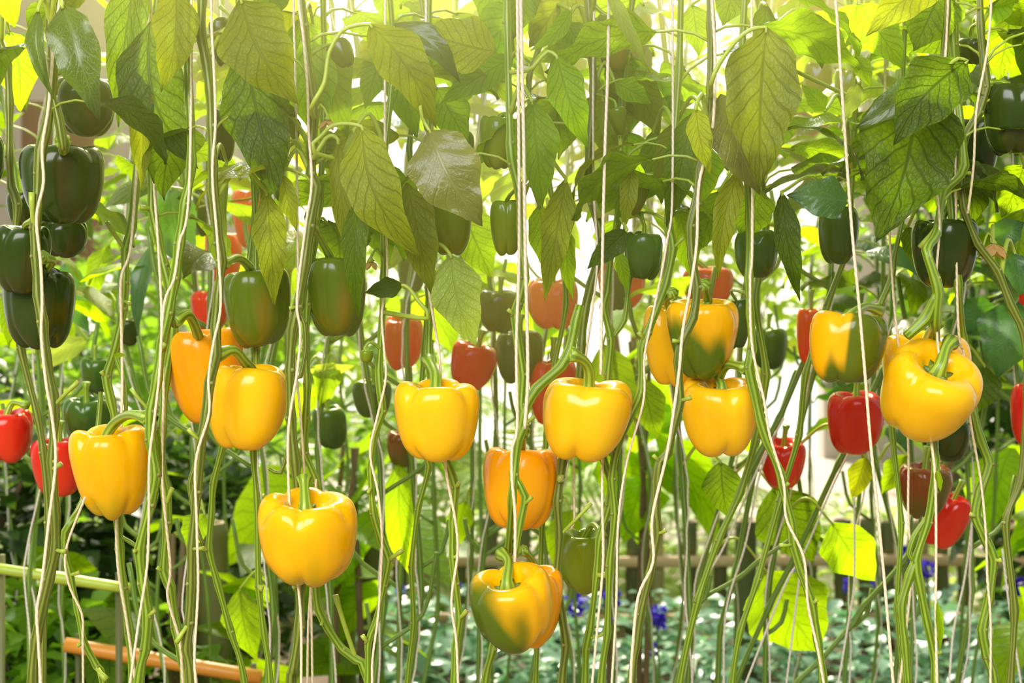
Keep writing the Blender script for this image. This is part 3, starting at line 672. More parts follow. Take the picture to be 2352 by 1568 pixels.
# second and third rows, softly out of focus
def mid(label, cx, cy, wp, hp, d, mat, **k): return pepper(label, cx, cy, wp, hp, d, mat, **k)
mid('red pepper cut by the picture edge above the dark hedge', 18, 1000, 116, 122, 1.9, P_RED, stalk=[(30, 925, 0), (60, 930, -.02)], lobes=4, seed=301)
mid('red pepper partly hidden behind the yellow one nearest the hedge', 138, 1074, 122, 134, 1.85, P_RED, lobes=3, taper=.2, seed=302)
mid('orange-red pepper hanging high behind narrow folded leaves', 590, 502, 112, 136, 2.1, P_REO, lobes=3, taper=.2, seed=303)
mid('red pepper squeezed behind string, below the high orange-red one', 512, 590, 84, 116, 2.2, P_REO, lobes=3, seed=304)
mid('red pepper behind the green pepper above the paired yellow ones', 484, 712, 88, 94, 2.1, P_RED, lobes=3, seed=305)
mid('red pepper with a stem across it above the round yellow one', 926, 786, 92, 126, 2.15, P_REO, toward=14, lobes=4, seed=306)
mid('dark red pepper leaning beside the pale hanging leaf', 1087, 842, 108, 108, 2.1, P_RED, tilt=14, lobes=3, taper=.2, seed=307)
mid('bright orange-red pepper between two hanging leaf tips', 1270, 698, 118, 116, 2.0, P_REO, lobes=4, taper=.1, seed=308)
mid('red pepper mostly covered by the wide lopsided yellow one', 1270, 900, 112, 156, 2.0, P_RED, lobes=3, seed=309)
mid('red pepper with a brown-green one before it', 1428, 652, 110, 114, 2.2, P_RED, lobes=3, seed=310)
mid('red pepper peeping above the mottled tapering yellow one', 1622, 656, 116, 88, 2.1, P_RED, stalk=[(1600, 600, 0), (1575, 600, 0)], lobes=4, seed=311)
mid('red pepper hanging behind the long string under the blotched pepper', 1964, 974, 128, 146, 1.85, P_RED, stalk=[(1968, 890, 0), (1972, 850, 0)], toward=10, lobes=3, taper=.15, rot=.5, seed=312)
mid('small red pepper behind the leaning stem', 1799, 1064, 102, 114, 2.0, P_RED, toward=16, lobes=4, taper=.2, seed=313)
mid('red pepper lowest of its pair beside the violet flowers', 2170, 1196, 96, 126, 1.95, P_RED, tilt=20, toward=10, lobes=3, seed=314)
mid('brown-red pepper hanging over the red one', 2120, 1126, 122, 126, 1.82, P_BRN, tilt=4, lobes=4, taper=.3, seed=315)
mid('red pepper peeping out beside the blotched yellow one', 1862, 770, 66, 130, 1.9, P_REO, lobes=3, seed=316)
mid('deep red pepper cut by the picture edge opposite the dark hedge', 2372, 950, 96, 146, 1.9, P_RED, lobes=3, seed=317)
mid('brown pepper below the round yellow one', 926, 1030, 70, 82, 2.2, P_BRN, lobes=3, seed=318)
mid('brown-green pepper hanging behind the two white strings', 1195, 820, 110, 122, 2.0, P_BRG, lobes=3, seed=319)
mid('dark pepper above the brown-green one behind strings', 1150, 715, 98, 98, 2.1, P_BRG, lobes=3, seed=320)
mid('brown-green pepper overlapping the red one near the curled shoot', 1420, 665, 60, 100, 2.08, P_BRG, lobes=3, taper=.3, seed=321)
mid('green pepper between the slender stem and the yellow round one', 858, 916, 90, 90, 2.1, P_GRM, lobes=4, taper=.2, seed=322)
mid('blurred dark green pepper beneath the large green one', 759, 982, 78, 98, 2.2, P_GRM, tilt=-8, lobes=3, seed=323)
mid('ribbed green pepper just above the yellow one nearest the hedge', 202, 966, 110, 112, 1.9, P_GRM, toward=12, lobes=5, seed=324)
mid('small green pepper above the ribbed green one', 220, 862, 70, 86, 2.0, P_GRM, lobes=4, taper=.2, seed=325)
mid('blurred dark pepper behind strings beside the high orange-red one', 478, 488, 68, 114, 2.2, P_GRD, lobes=3, seed=326)
mid('dark green pepper behind the round yellow pepper stem', 948, 625, 66, 90, 2.2, P_GRM, lobes=3, seed=327)
mid('small dark pepper beside the stem above the hedge leaves', 298, 762, 50, 64, 2.3, P_GRD, lobes=3, seed=328)
mid('dark green pepper behind the biggest leaf stem, among shadowed foliage', 2300, 800, 90, 110, 2.3, P_GRD, lobes=3, seed=329)
mid('green pepper deep in the foliage beside the yellow blotched one', 1765, 800, 80, 100, 2.4, P_GRM, lobes=3, seed=330)
mid('blurred green pepper high beside the free string', 1945, 215, 60, 110, 1.9, P_GRM, lobes=3, seed=331)
mid('blurred dark pepper high behind the bright small leaf', 1880, 200, 66, 120, 2.1, P_GRD, lobes=3, seed=332)
mid('dark pepper under the tilted yellow one, deep in shade', 2170, 1010, 110, 100, 2.1, P_GRD, lobes=3, seed=333)
mid('far red pepper glimpsed beyond the dark leaves at the picture edge', 2345, 660, 60, 90, 2.4, P_RED, lobes=3, seed=334)
mid('tiny round green pepper on a hooked stalk beside the slender stem', 843, 818, 30, 28, 1.41, P_GRL, stalk=[(838, 800, 0), (848, 786, 0), (864, 792, .005), (874, 802, .01)], lobes=5, depth=.5, seed=335, sw=2.2)

# ================================================================== twine
twine('cream string winding down the stem before the stacked dark peppers', [(140, -40), (125, 80), (112, 240), (97, 340), (100, 420), (84, 500), (94, 610), (97, 700), (95, 770), (106, 880), (120, 960), (128, 1060), (112, 1200), (97, 1330), (85, 1400), (88, 1470), (94, 1570)], 1.335)
twine('string spiralling around the forked stem beside the red pepper', [(196, 1140), (152, 1262), (158, 1340), (188, 1410), (190, 1470), (191, 1570)], 1.41, 7, top=False)
twine('string running straight down in front of the stem of the hedge-side yellow pepper', [(315, 330), (310, 450), (298, 580), (278, 640), (279, 760), (281, 870), (279, 960), (268, 1190), (272, 1310), (290, 1420), (312, 1570)], 1.495, 8)
twine('string crossing between the slanting stem and its neighbour stem', [(345, 260), (352, 400), (362, 540), (371, 700), (371, 740), (376, 900), (373, 1100), (391, 1300), (385, 1370), (412, 1470), (420, 1570)], 1.43, 8)
twine('string hugging the slanting stem of the hedge-side yellow pepper', [(436, 400), (412, 560), (400, 640), (377, 700), (366, 860), (355, 960), (343, 1060), (342, 1190), (338, 1300), (320, 1420), (298, 1575)], 1.355, 8)
twine('string passing between the two overlapping yellow peppers', [(486, -30), (487, 80), (491, 150), (495, 280), (488, 400), (500, 560), (507, 700), (490, 790), (479, 870), (480, 950), (450, 1060), (452, 1200), (455, 1350), (447, 1500), (450, 1570)], 1.32, 8)
twine('pale string just beside the knotted stem, high up', [(684, -40), (696, 80), (706, 200), (709, 300), (716, 420), (702, 520), (682, 690), (690, 760), (683, 850), (662, 1000), (668, 1200), (690, 1400), (692, 1570)], 1.36, 8)
twine('thin string hanging free in front of the tattered leaf', [(674, -40), (678, 160), (681, 320), (683, 500), (684, 660), (676, 800), (690, 950), (700, 1100)], 1.41, 7, bot=True)
twine('string below the lone plump yellow pepper', [(726, 1100), (714, 1340), (708, 1440), (706, 1570)], 1.42, 7, top=False)
twine('string coiled along the slender stem with the bud', [(884, 300), (886, 470), (889, 640), (877, 720), (882, 800), (886, 870), (866, 960), (850, 1040), (868, 1130), (877, 1230), (874, 1330), (868, 1420), (856, 1510), (855, 1570)], 1.395, 7)
twine('string beside the stem of the round yellow pepper', [(978, 560), (983, 650), (1000, 760), (1010, 830), (1022, 1060), (1045, 1190), (1051, 1270), (1037, 1380), (1048, 1470), (1052, 1570)], 1.41, 8)
twine('white string, first of the close pair reaching the narrow pepper', [(1188, -40), (1190, 150), (1192, 360), (1192, 600), (1186, 800), (1188, 980), (1176, 1030), (1176, 1100), (1183, 1180), (1183, 1290)], 1.34, 9, bot=False)
twine('thicker white string, second of the close pair beside the first', [(1196, -40), (1199, 150), (1203, 330), (1206, 560), (1211, 760), (1212, 880), (1205, 985)], 1.335, 10, bot=False)
twine('white string hanging over the top dark pepper to the wide yellow one', [(1398, -40), (1396, 150), (1390, 330), (1385, 520), (1382, 700), (1380, 860)], 1.35, 9, bot=False)
twine('string continuing below the wide yellow pepper', [(1384, 1040, .04), (1383, 1150), (1385, 1290), (1372, 1440), (1360, 1570)], 1.40, 8, top=False)
twine('short straight string below the wide yellow pepper beside a cut shoot', [(1318, 1050), (1318, 1120), (1319, 1190), (1312, 1215)], 1.47, 7, top=False, bot=False)
twine('string in front of the stem behind the top dark pepper', [(1365, -40), (1363, 100), (1362, 250), (1364, 440), (1372, 590), (1362, 700), (1345, 820)], 1.42, 7, bot=False)
twine('string twisting along the zigzag stem beside the rear yellow pepper', [(1545, 400), (1531, 560), (1500, 720), (1480, 820), (1478, 920), (1440, 1060), (1420, 1200), (1415, 1400), (1405, 1570)], 1.40, 7)
twine('string wound on the long stem crossing the tapering yellow pepper', [(1634, -40), (1642, 130), (1636, 300), (1606, 420), (1600, 560), (1586, 660), (1568, 760), (1560, 850), (1545, 960), (1530, 1050), (1498, 1190), (1500, 1290), (1466, 1370), (1452, 1500), (1448, 1575)], 1.325, 9)
twine('string slanting with the leaning stem of the lower yellow pepper', [(1728, 500), (1723, 640), (1727, 790), (1755, 920), (1768, 1000), (1800, 1110), (1806, 1190), (1846, 1280), (1856, 1390), (1878, 1490), (1893, 1575)], 1.355, 8)
twine('long free string crossing the blotched yellow pepper', [(1918, -40), (1924, 60), (1937, 260), (1956, 520), (1973, 700), (1986, 850), (1998, 1000), (2011, 1130), (2030, 1320), (2052, 1575)], 1.33, 9)
twine('string behind the thin forked stem beside the blotched pepper', [(2035, 380), (2043, 540), (2052, 680), (2062, 780), (2085, 1000), (2086, 1180), (2093, 1320), (2075, 1500), (2066, 1575)], 1.47, 7)
twine('string in front of the dark pepper under the biggest leaf', [(2152, 440), (2158, 520), (2150, 640), (2152, 760), (2158, 830)], 1.36, 7, bot=False, top=False)
twine('string hanging below the tilted yellow pepper', [(2137, 1000), (2148, 1100), (2150, 1280), (2149, 1400), (2152, 1575)], 1.37, 8, top=False)
twine('string leaving the tilted yellow pepper and following the outward stem', [(2198, 660, .0), (2215, 820, .02), (2228, 960), (2252, 1100), (2264, 1220), (2268, 1330), (2275, 1420), (2275, 1570)], 1.43, 7)
twine('pinkish string over the dark stem above the biggest leaf', [(2177, -40), (2175, 60), (2169, 170)], 1.36, 7, bot=False)
twine('thin string swinging past the glossy dark edge pepper', [(2277, -40), (2268, 110), (2243, 250), (2236, 380), (2223, 490)], 1.39, 7, bot=False)

# ================================================================== FRONT ROW: the leaves one can pick out
F = 1.33
leaf('a', 20, 70, 45, 258, 112, 1.54, L_MD, bow=.05, side=.08)
leaf('a', 10, -60, 35, 66, 84, 1.44, L_MD, bow=.15)
leaf('b', 88, 20, 126, 232, 42, 1.33, L_GL, fold=.5, side=-.06, twist=30)
leaf('b', 142, 10, 228, 278, 112, 1.31, L_GL, bow=.12, fold=.22, side=.03, wave=.05)
leaf('d', 318, -90, 272, 292, 96, 1.42, L_DK, bow=.08, fold=.2)
leaf('d', 318, 155, 326, 442, 66, 1.40, L_OL, bow=.04, fold=.35, side=.03, wave=.06)
leaf('d', 345, 50, 455, 388, 160, 1.40, L_DK, bow=.06, side=-.12, stalk=[])
leaf('e', 400, -30, 370, 212, 106, 1.33, L_OL, bow=.10, side=.10, tipc=.4, stalk=[])
leaf('g', 552, 0, 684, 240, 168, 1.30, L_OL, bow=.10, side=-.06, stalk=[(500, -60), (530, -45)])
leaf('g', 560, 120, 640, 462, 158, 1.37, L_DK, bow=.04, wave=.05)
leaf('g', 640, -70, 610, 60, 100, 1.42, L_MD)
leaf('j', 690, 40, 735, 335, 140, 1.47, L_BR, bow=.05)
leaf('j', 720, 60, 800, 320, 120, 1.49, L_BR, bow=.08)
leaf('j', 722, 300, 766, 392, 90, 1.52, L_MD, stalk=[])
leaf('j', 850, 56, 1003, 296, 118, 1.30, L_OL, bow=.16, side=.06, stalk=[(716, 245), (745, 190), (756, 120), (785, 72), (820, 58)])
leaf('l', 905, 55, 1058, 192, 66, 1.34, L_GL, bow=.18, fold=.3, side=.10, curl=.3, stalk=[])
leaf('y', 1140, 118, 958, 62, 132, 1.36, L_OL, bow=.06, side=.06, stalk=[])
leaf('y', 890, -50, 888, 55, 72, 1.50, L_BR, stalk=[])
leaf('y', 905, 110, 958, 320, 98, 1.47, L_BR, bow=.1)
leaf('y', 880, 120, 838, 250, 70, 1.48, L_BR, bow=.1)
leaf('y', 1000, 200, 1075, 330, 100, 1.50, L_BR)
leaf('n', 1180, 130, 1010, 240, 80, 1.46, L_BR, bow=.12, fold=.3)
leaf('l', 830, 290, 965, 592, 130, 1.345, L_OL, bow=.14, side=-.10, stalk=[(722, 350), (740, 310), (765, 288), (800, 284)])
leaf('m', 985, 298, 1108, 520, 164, 1.295, L_OG, bow=.14, side=-.05, fold=.10, wave=.05, stalk=[(966, 240), (970, 270)])
leaf('m', 935, 420, 992, 678, 96, 1.37, L_OL, bow=.08, stalk=[])
leaf('m', 1035, 585, 1094, 796, 118, 1.37, L_PL, bow=.06, side=-.05, fold=.06, stalk=[(1000, 560), (1018, 565)])
leaf('m', 1060, 480, 1130, 640, 110, 1.62, L_MD, stalk=[])
leaf('j', 776, 320, 818, 640, 46, 1.37, L_OL, fold=.5, side=-.02, stalk=[(722, 360), (748, 318), (765, 312)])
leaf('l', 828, 440, 826, 736, 60, 1.36, L_MD, fold=.3, side=-.03, stalk=[])
leaf('l', 812, 300, 838, 450, 60, 1.40, L_PL, fold=.25, wave=.10)
leaf('n', 1222, 232, 1246, 476, 104, 1.35, L_BR, bow=.06)
leaf('n', 1278, 128, 1350, 342, 88, 1.36, L_BR, bow=.12, side=-.03, stalk=[(1215, 160), (1232, 145), (1258, 118)])
leaf('z', 1312, 22, 1216, 118, 40, 1.38, L_BR, bow=.2, fold=.4, side=.12)
leaf('z', 1340, -60, 1215, 110, 150, 1.46, L_OL, bow=.1)
leaf('z', 1210, -50, 1180, 90, 90, 1.42, L_MD)
leaf('o', 1300, 50, 1345, 130, 60, 1.40, L_MD)
leaf('o', 1392, -30, 1494, 168, 34, 1.33, L_PL, fold=.5, side=-.02, wave=.08)
leaf('o', 1412, 190, 1495, 238, 56, 1.45, L_BR, bow=.16, wave=.09)
leaf('o', 1385, 230, 1395, 340, 34, 1.47, L_PL, fold=.4)
leaf('p', 1425, 340, 1416, 530, 54, 1.41, L_MD, fold=.25, side=.05)
leaf('p', 1450, 385, 1432, 530, 44, 1.39, L_OL, fold=.3)
leaf('p', 1440, 528, 1348, 618, 60, 1.37, L_DK, bow=.12, fold=.15)
leaf('p', 1420, 575, 1440, 670, 34, 1.43, L_BR)
leaf('r', 1760, 62, 1745, 435, 176, 1.28, L_OM, bow=.10, side=-.03, fold=.06, stalk=[(1634, 190), (1650, 150), (1690, 95), (1725, 68)])
leaf('r', 1655, 216, 1745, 448, 124, 1.34, L_OG, bow=.16, side=-.05, fold=.10, stalk=[])
leaf('r', 1598, 248, 1632, 402, 58, 1.32, L_OL, fold=.2, side=-.05)
leaf('r', 1700, 385, 1648, 645, 60, 1.36, L_OL, fold=.25, side=-.06, stalk=[(1620, 300), (1660, 310), (1690, 350)])
leaf('r', 1590, 260, 1530, 520, 84, 1.42, L_MD, fold=.2, stalk=[])
leaf('r', 1615, 330, 1612, 470, 90, 1.45, L_BR)
leaf('r', 1555, 280, 1505, 420, 60, 1.46, L_OL)
leaf('q', 1560, 480, 1590, 640, 80, 1.50, L_BR)
leaf('q', 1500, 300, 1520, 470, 80, 1.50, L_MD)
leaf('aa', 1740, 430, 1705, 560, 100, 1.44, L_MD)
leaf('aa', 1650, 440, 1600, 580, 90, 1.50, L_BR)
leaf('aa', 1590, 10, 1605, 130, 70, 1.50, L_MD)
leaf('aa', 1695, -60, 1660, 60, 100, 1.44, L_DK)
leaf('aa', 1760, 10, 1735, 160, 60, 1.42, L_DK)
leaf('ab', 1795, 440, 1838, 694, 60, 1.36, L_DK, fold=.2, side=-.04)
leaf('ab', 1950, 462, 1806, 448, 96, 1.37, L_BL, bow=.14, fold=.12)
leaf('ab', 1868, 30, 1888, 158, 74, 1.40, L_MD, stalk=[(1760, 120), (1800, 40), (1840, 18)])
leaf('ab', 1895, 255, 1842, 195, 46, 1.38, L_BR)
leaf('ab', 1935, 305, 1880, 300, 26, 1.36, L_BR)
leaf('ab', 1960, 130, 2000, 200, 44, 1.37, L_MD, fold=.4)
leaf('ab', 1975, 190, 1930, 285, 40, 1.39, L_PL, fold=.3, wave=.1)
leaf('x', 2100, 175, 2012, 556, 236, 1.315, L_DK, bow=.05, side=.06, fold=.05, stalk=[])
leaf('x', 2140, 180, 1965, 295, 78, 1.29, L_GL, bow=.12, fold=.15, stalk=[])
leaf('x', 2222, 140, 2052, 334, 150, 1.265, L_DK, bow=.10, side=-.09, fold=.06, stalk=[(2180, 150), (2200, 135)])
leaf('x', 2160, -50, 1988, 84, 96, 1.33, L_OL, bow=.1, side=-.05, fold=.25, stalk=[])
leaf('x', 1970, 10, 2074, 158, 104, 1.42, L_BR, bow=.06, stalk=[])
leaf('x', 2165, -30, 2098, 118, 140, 1.40, L_MD, bow=.05, stalk=[])
leaf('x', 2080, -60, 2050, 60, 100, 1.46, L_MD)
leaf('w', 2300, -40, 2262, 80, 84, 1.45, L_BR)
leaf('w', 2320, 30, 2290, 190, 110, 1.52, L_MD, bow=.06)
leaf('w', 2352, 60, 2348, 180, 60, 1.50, L_DK)
leaf('w', 2230, 90, 2160, 190, 90, 1.50, L_MD)
leaf('w', 2352, 380, 2300, 500, 110, 1.55, L_MD)
leaf('w', 2280, 550, 2352, 510, 66, 1.52, L_BL, bow=.2)
leaf('w', 2330, 580, 2345, 680, 70, 1.48, L_BL, bow=.1)
leaf('u', 2085, 520, 2100, 610, 50, 1.52, L_DK)
leaf('g', 612, 440, 630, 705, 78, 1.40, L_OL, fold=.15, bow=.06, wave=.05, side=.02)
leaf('j', 648, 400, 682, 532, 46, 1.38, L_OL, fold=.2)
leaf('j', 640, 380, 600, 470, 50, 1.42, L_DK)
leaf('j', 598, 330, 590, 440, 56, 1.44, L_MD)
leaf('g', 520, 372, 524, 580, 30, 1.42, L_PL, fold=.5, wave=.12, side=-.04)
leaf('n', 1300, 410, 1250, 692, 74, 1.39, L_OL, fold=.15, bow=.05)
leaf('n', 1238, 470, 1262, 640, 70, 1.42, L_MD, fold=.2)
leaf('z', 1302, 520, 1316, 692, 42, 1.41, L_MD, fold=.3, wave=.12, side=-.04)
leaf('l', 925, 655, 838, 672, 48, 1.38, L_DK, bow=.14, fold=.3, stalk=[(984, 730), (960, 690), (940, 662)])
leaf('l', 900, 440, 850, 360, 50, 1.48, L_MD, wave=.1)
leaf('d', 262, 815, 292, 815, 12, 1.40, L_MD, stalk=[])
leaf('f', 362, 985, 372, 1090, 18, 1.41, L_MD, fold=.4, stalk=[])
leaf('u', 2150, 1078, 2160, 1130, 16, 1.37, L_BR, fold=.5, stalk=[])
leaf('u', 2152, 1380, 2158, 1500, 18, 1.37, L_BR, fold=.5, stalk=[])

# flowers and buds of the front row
M_PETAL = simple('white_petal', (.85, .82, .70), .6, .1, trans=(.8, .78, .55), tmix=.4)
M_WILT = simple('withered_petal', (.62, .38, .14), .8, .3, trans=(.6, .35, .1), tmix=.3)
def flower(key, px, py, d, mat, r=.011, down=True):
    pl = PL[key]; c = W(px, py, d); rnd = random.Random(px)
    vs, fs = [], []
    for k in range(6):
        a = 2*PI*k/6+rnd.uniform(-.2, .2); o = len(vs); dr = Vector((math.cos(a), .6*math.sin(a), 0)); sd = Vector((-math.sin(a), .6*math.cos(a), 0))
        for t, wv, dz in ((.1, .15, 0), (.5, .42, -.25), (.85, .28, -.7), (1.1, .02, -.95)):
            for s in (-1, 1): vs.append(c+dr*r*t+sd*r*wv*s+Vector((0, 0, r*dz)))
        for q in range(3): fs.append((o+2*q, o+2*q+1, o+2*q+3, o+2*q+2))
    f = obj('flower', mesh('flower', rel(vs, pl.base), fs, [mat]), pl.o)
    q = min(pl.poly, key=lambda p: (p-c).length)
    B, _ = catmull([q, (q+c)/2+Vector((0, 0, .014)), c+Vector((0, 0, .004)), c], .005)
    v, f2, uv = tube(B, [.0012]*(len(B)-3)+[.0015, .003, .004], 6)
    obj('flower_stalk', mesh('flower_stalk', rel(v, pl.base), f2, [M_STALK], uv), f)
flower('j', 640, 348, 1.38, M_PETAL); flower('l', 862, 462, 1.39, M_PETAL, .014); flower('l', 852, 600, 1.40, M_WILT, .009)
flower('j', 752, 275, 1.38, M_WILT, .010); flower('l', 870, 440, 1.40, M_PETAL, .010); flower('w', 2282, 560, 1.44, M_WILT, .016)
flower('n', 1205, 150, 1.40, M_PETAL, .008)

# more leaves closing the top of the front row
GAPS = [(0, 0, 70, 70), (120, 250, 250, 400), (450, 0, 560, 30), (700, 260, 730, 330), (1540, 20, 1620, 180), (150, 60, 235, 330), (760, 20, 850, 170), (870, 260, 925, 330), (1180, 250, 1200, 470), (1500, 20, 1600, 190), (1250, 380, 1320, 440), (2030, 130, 2100, 180), (480, 360, 560, 440)]
def in_gap(p, m=0):
    px = 1176+p.x/(K*p.y); py = 784-(p.z-CAMZ)/(K*p.y)
    return any(a-m < px < b+m and c-m < py < e+m for a, c, b, e in GAPS)
rnd = random.Random(5)
for key, n in (('a', 2), ('b', 2), ('d', 5), ('f', 5), ('g', 7), ('j', 8), ('k', 5), ('l', 6), ('m', 7), ('y', 12), ('n', 8), ('z', 12), ('o', 8), ('p', 6), ('q', 8), ('r', 6), ('aa', 10), ('s', 6), ('ab', 10), ('t', 8), ('x', 7), ('u', 5), ('w', 8)):
    pl = PL[key]; c = [p for p in pl.poly if p.z > 1.30]
    if not c: continue
    for i in range(n):
        for _ in range(12):
            p = rnd.choice(c); az = rnd.uniform(-.2, PI+.2); size = rnd.uniform(.09, .135)
            q = p+Vector((math.cos(az), math.sin(az), -.25))*size*.8
            if not in_gap(q, 25): break
        else: continue
        if p.z < 1.36 and rnd.random() < .5: continue
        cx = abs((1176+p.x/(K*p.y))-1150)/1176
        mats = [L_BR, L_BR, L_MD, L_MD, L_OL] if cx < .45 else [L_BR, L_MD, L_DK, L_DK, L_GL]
        filler(pl, p, az, size, rnd.choice(mats), rnd.uniform(-.3, .3), rnd, roll=rnd.uniform(-.5, .5))

# slanting stems one row back
make_plant('da', 'blurred slanting pepper stem, steepest of those behind the leaning one', [(1850, 820), (1790, 960), (1738, 1050), (1650, 1240), (1602, 1390), (1556, 1570)], 15, 1.95, mat=M_STEM_F, top=False, branches=(([(1610, 1372), (1700, 1325), (1740, 1290), (1822, 1235)], 9),))
make_plant('db', 'blurred pepper stem below the small red pepper, bowed near its foot', [(1830, 850), (1775, 1000), (1736, 1070), (1690, 1310), (1655, 1440), (1648, 1570)], 15, 2.02, mat=M_STEM_F, top=False)
make_plant('dc', 'blurred long slanting stem crossing behind the foot of the leaning one', [(2030, 840), (1960, 1000), (1925, 1065), (1832, 1265), (1765, 1395), (1690, 1570)], 14, 2.06, mat=M_STEM_F, top=False)
make_plant('dd', 'blurred flat-lying stem between the long string and the leaning one', [(2110, 1230), (2075, 1290), (1985, 1390), (1960, 1430), (1880, 1520), (1830, 1570)], 13, 2.1, mat=M_STEM_F, top=False, bot=True)
for i, (lb, p) in enumerate((('pale blurred string along the steepest slanting stem', [(1800, 960), (1748, 1060), (1665, 1250), (1622, 1330), (1590, 1450), (1568, 1570)]),
    ('pale blurred string along the bowed slanting stem', [(1782, 990), (1745, 1090), (1712, 1250), (1668, 1400), (1662, 1570)]),
    ('pale blurred string along the long slanting stem', [(1965, 1010), (1915, 1110), (1848, 1265), (1800, 1350), (1712, 1570)]),
    ('pale straight string between the broad leaf and the long free string', [(1838, 1310), (1822, 1440), (1806, 1570)]),
    ('pale straight string just beyond the long free string', [(1962, 1140), (1962, 1330), (1950, 1420), (1925, 1570)]),
    ('lilac string slanting at the picture edge below the pink flowers', [(2302, 1260), (2315, 1370), (2345, 1570)]),
    ('pale string crossing the foot of the outward bending stem', [(2232, 1200), (2215, 1330), (2190, 1450), (2180, 1570)]))):
    twine(lb, p, 1.93, 6, mat=M_TWINE_F, top=False)

# ================================================================== SECOND AND THIRD ROWS
MARKS = [(254, 1084, 'the yellow pepper nearest the hedge'), (466, 866, 'the deep yellow pepper of the overlapping pair'), (570, 936, 'the paler pepper of the overlapping pair'), (704, 1238, 'the lone plump yellow pepper'),
    (1001, 968, 'the round yellow pepper under the leaf'), (1340, 962, 'the wide lopsided yellow pepper'), (1193, 1122, 'the narrow orange-yellow pepper'), (1174, 1400, 'the lowest green-blotched pepper'),
    (1545, 792, 'the half-hidden yellow pepper by the mottled one'), (1620, 778, 'the tapering mottled pepper'), (1655, 956, 'the yellow pepper under the mottled one'), (1941, 798, 'the yellow pepper blotched with green'),
    (2127, 904, 'the big tilted yellow pepper'), (141, 424, 'the largest dark green pepper'), (55, 598, 'the middle pepper of the dark stack'), (95, 706, 'the lowest pepper of the dark stack'),
    (588, 708, 'the green pepper above the overlapping pair'), (770, 684, 'the large green pepper by the folded leaf'), (1035, 512, 'the pepper under the wrinkled leaf'), (1162, 522, 'the oval green pepper by two strings'),
    (1477, 588, 'the blocky green pepper above a red one'), (1734, 585, 'the pepper under the huge drooping leaf'), (1926, 538, 'the green pepper by the biggest leaf'), (2171, 582, 'the dark pepper under the biggest leaf'),
    (2318, 272, 'the glossy dark pepper at the edge'), (1342, 1290, 'the low green pepper by blue flowers'), (18, 1000, 'the red pepper at the edge'), (138, 1074, 'the red pepper at the hedge'), (590, 502, 'the high orange-red pepper'),
    (484, 712, 'the red pepper above the overlapping pair'), (926, 786, 'the red pepper crossed by a stem'), (1087, 842, 'the dark red leaning pepper'), (1270, 698, 'the orange-red pepper between leaf tips'),
    (1964, 974, 'the red pepper under the blotched one'), (1799, 1064, 'the small round red pepper'), (2170, 1196, 'the lowest red pepper'), (2120, 1126, 'the brown-red pepper'), (2352, 950, 'the deep red pepper cut by the edge'),
    (858, 916, 'the green pepper by the slender stem'), (202, 966, 'the ribbed green pepper'), (759, 982, 'the blurred green pepper by strings')]
def near_pepper(pxm, pxb, used):
    x = lambda cy: pxm+(pxb-pxm)*cy/1568
    cx, cy, l = min((m for m in MARKS if m[2] not in used), key=lambda m: abs(m[0]-x(m[1]))+.12*abs(m[1]-950))
    used.add(l); return ('behind ' if abs(cx-x(cy)) < 70 else 'just past ')+l
used = {}
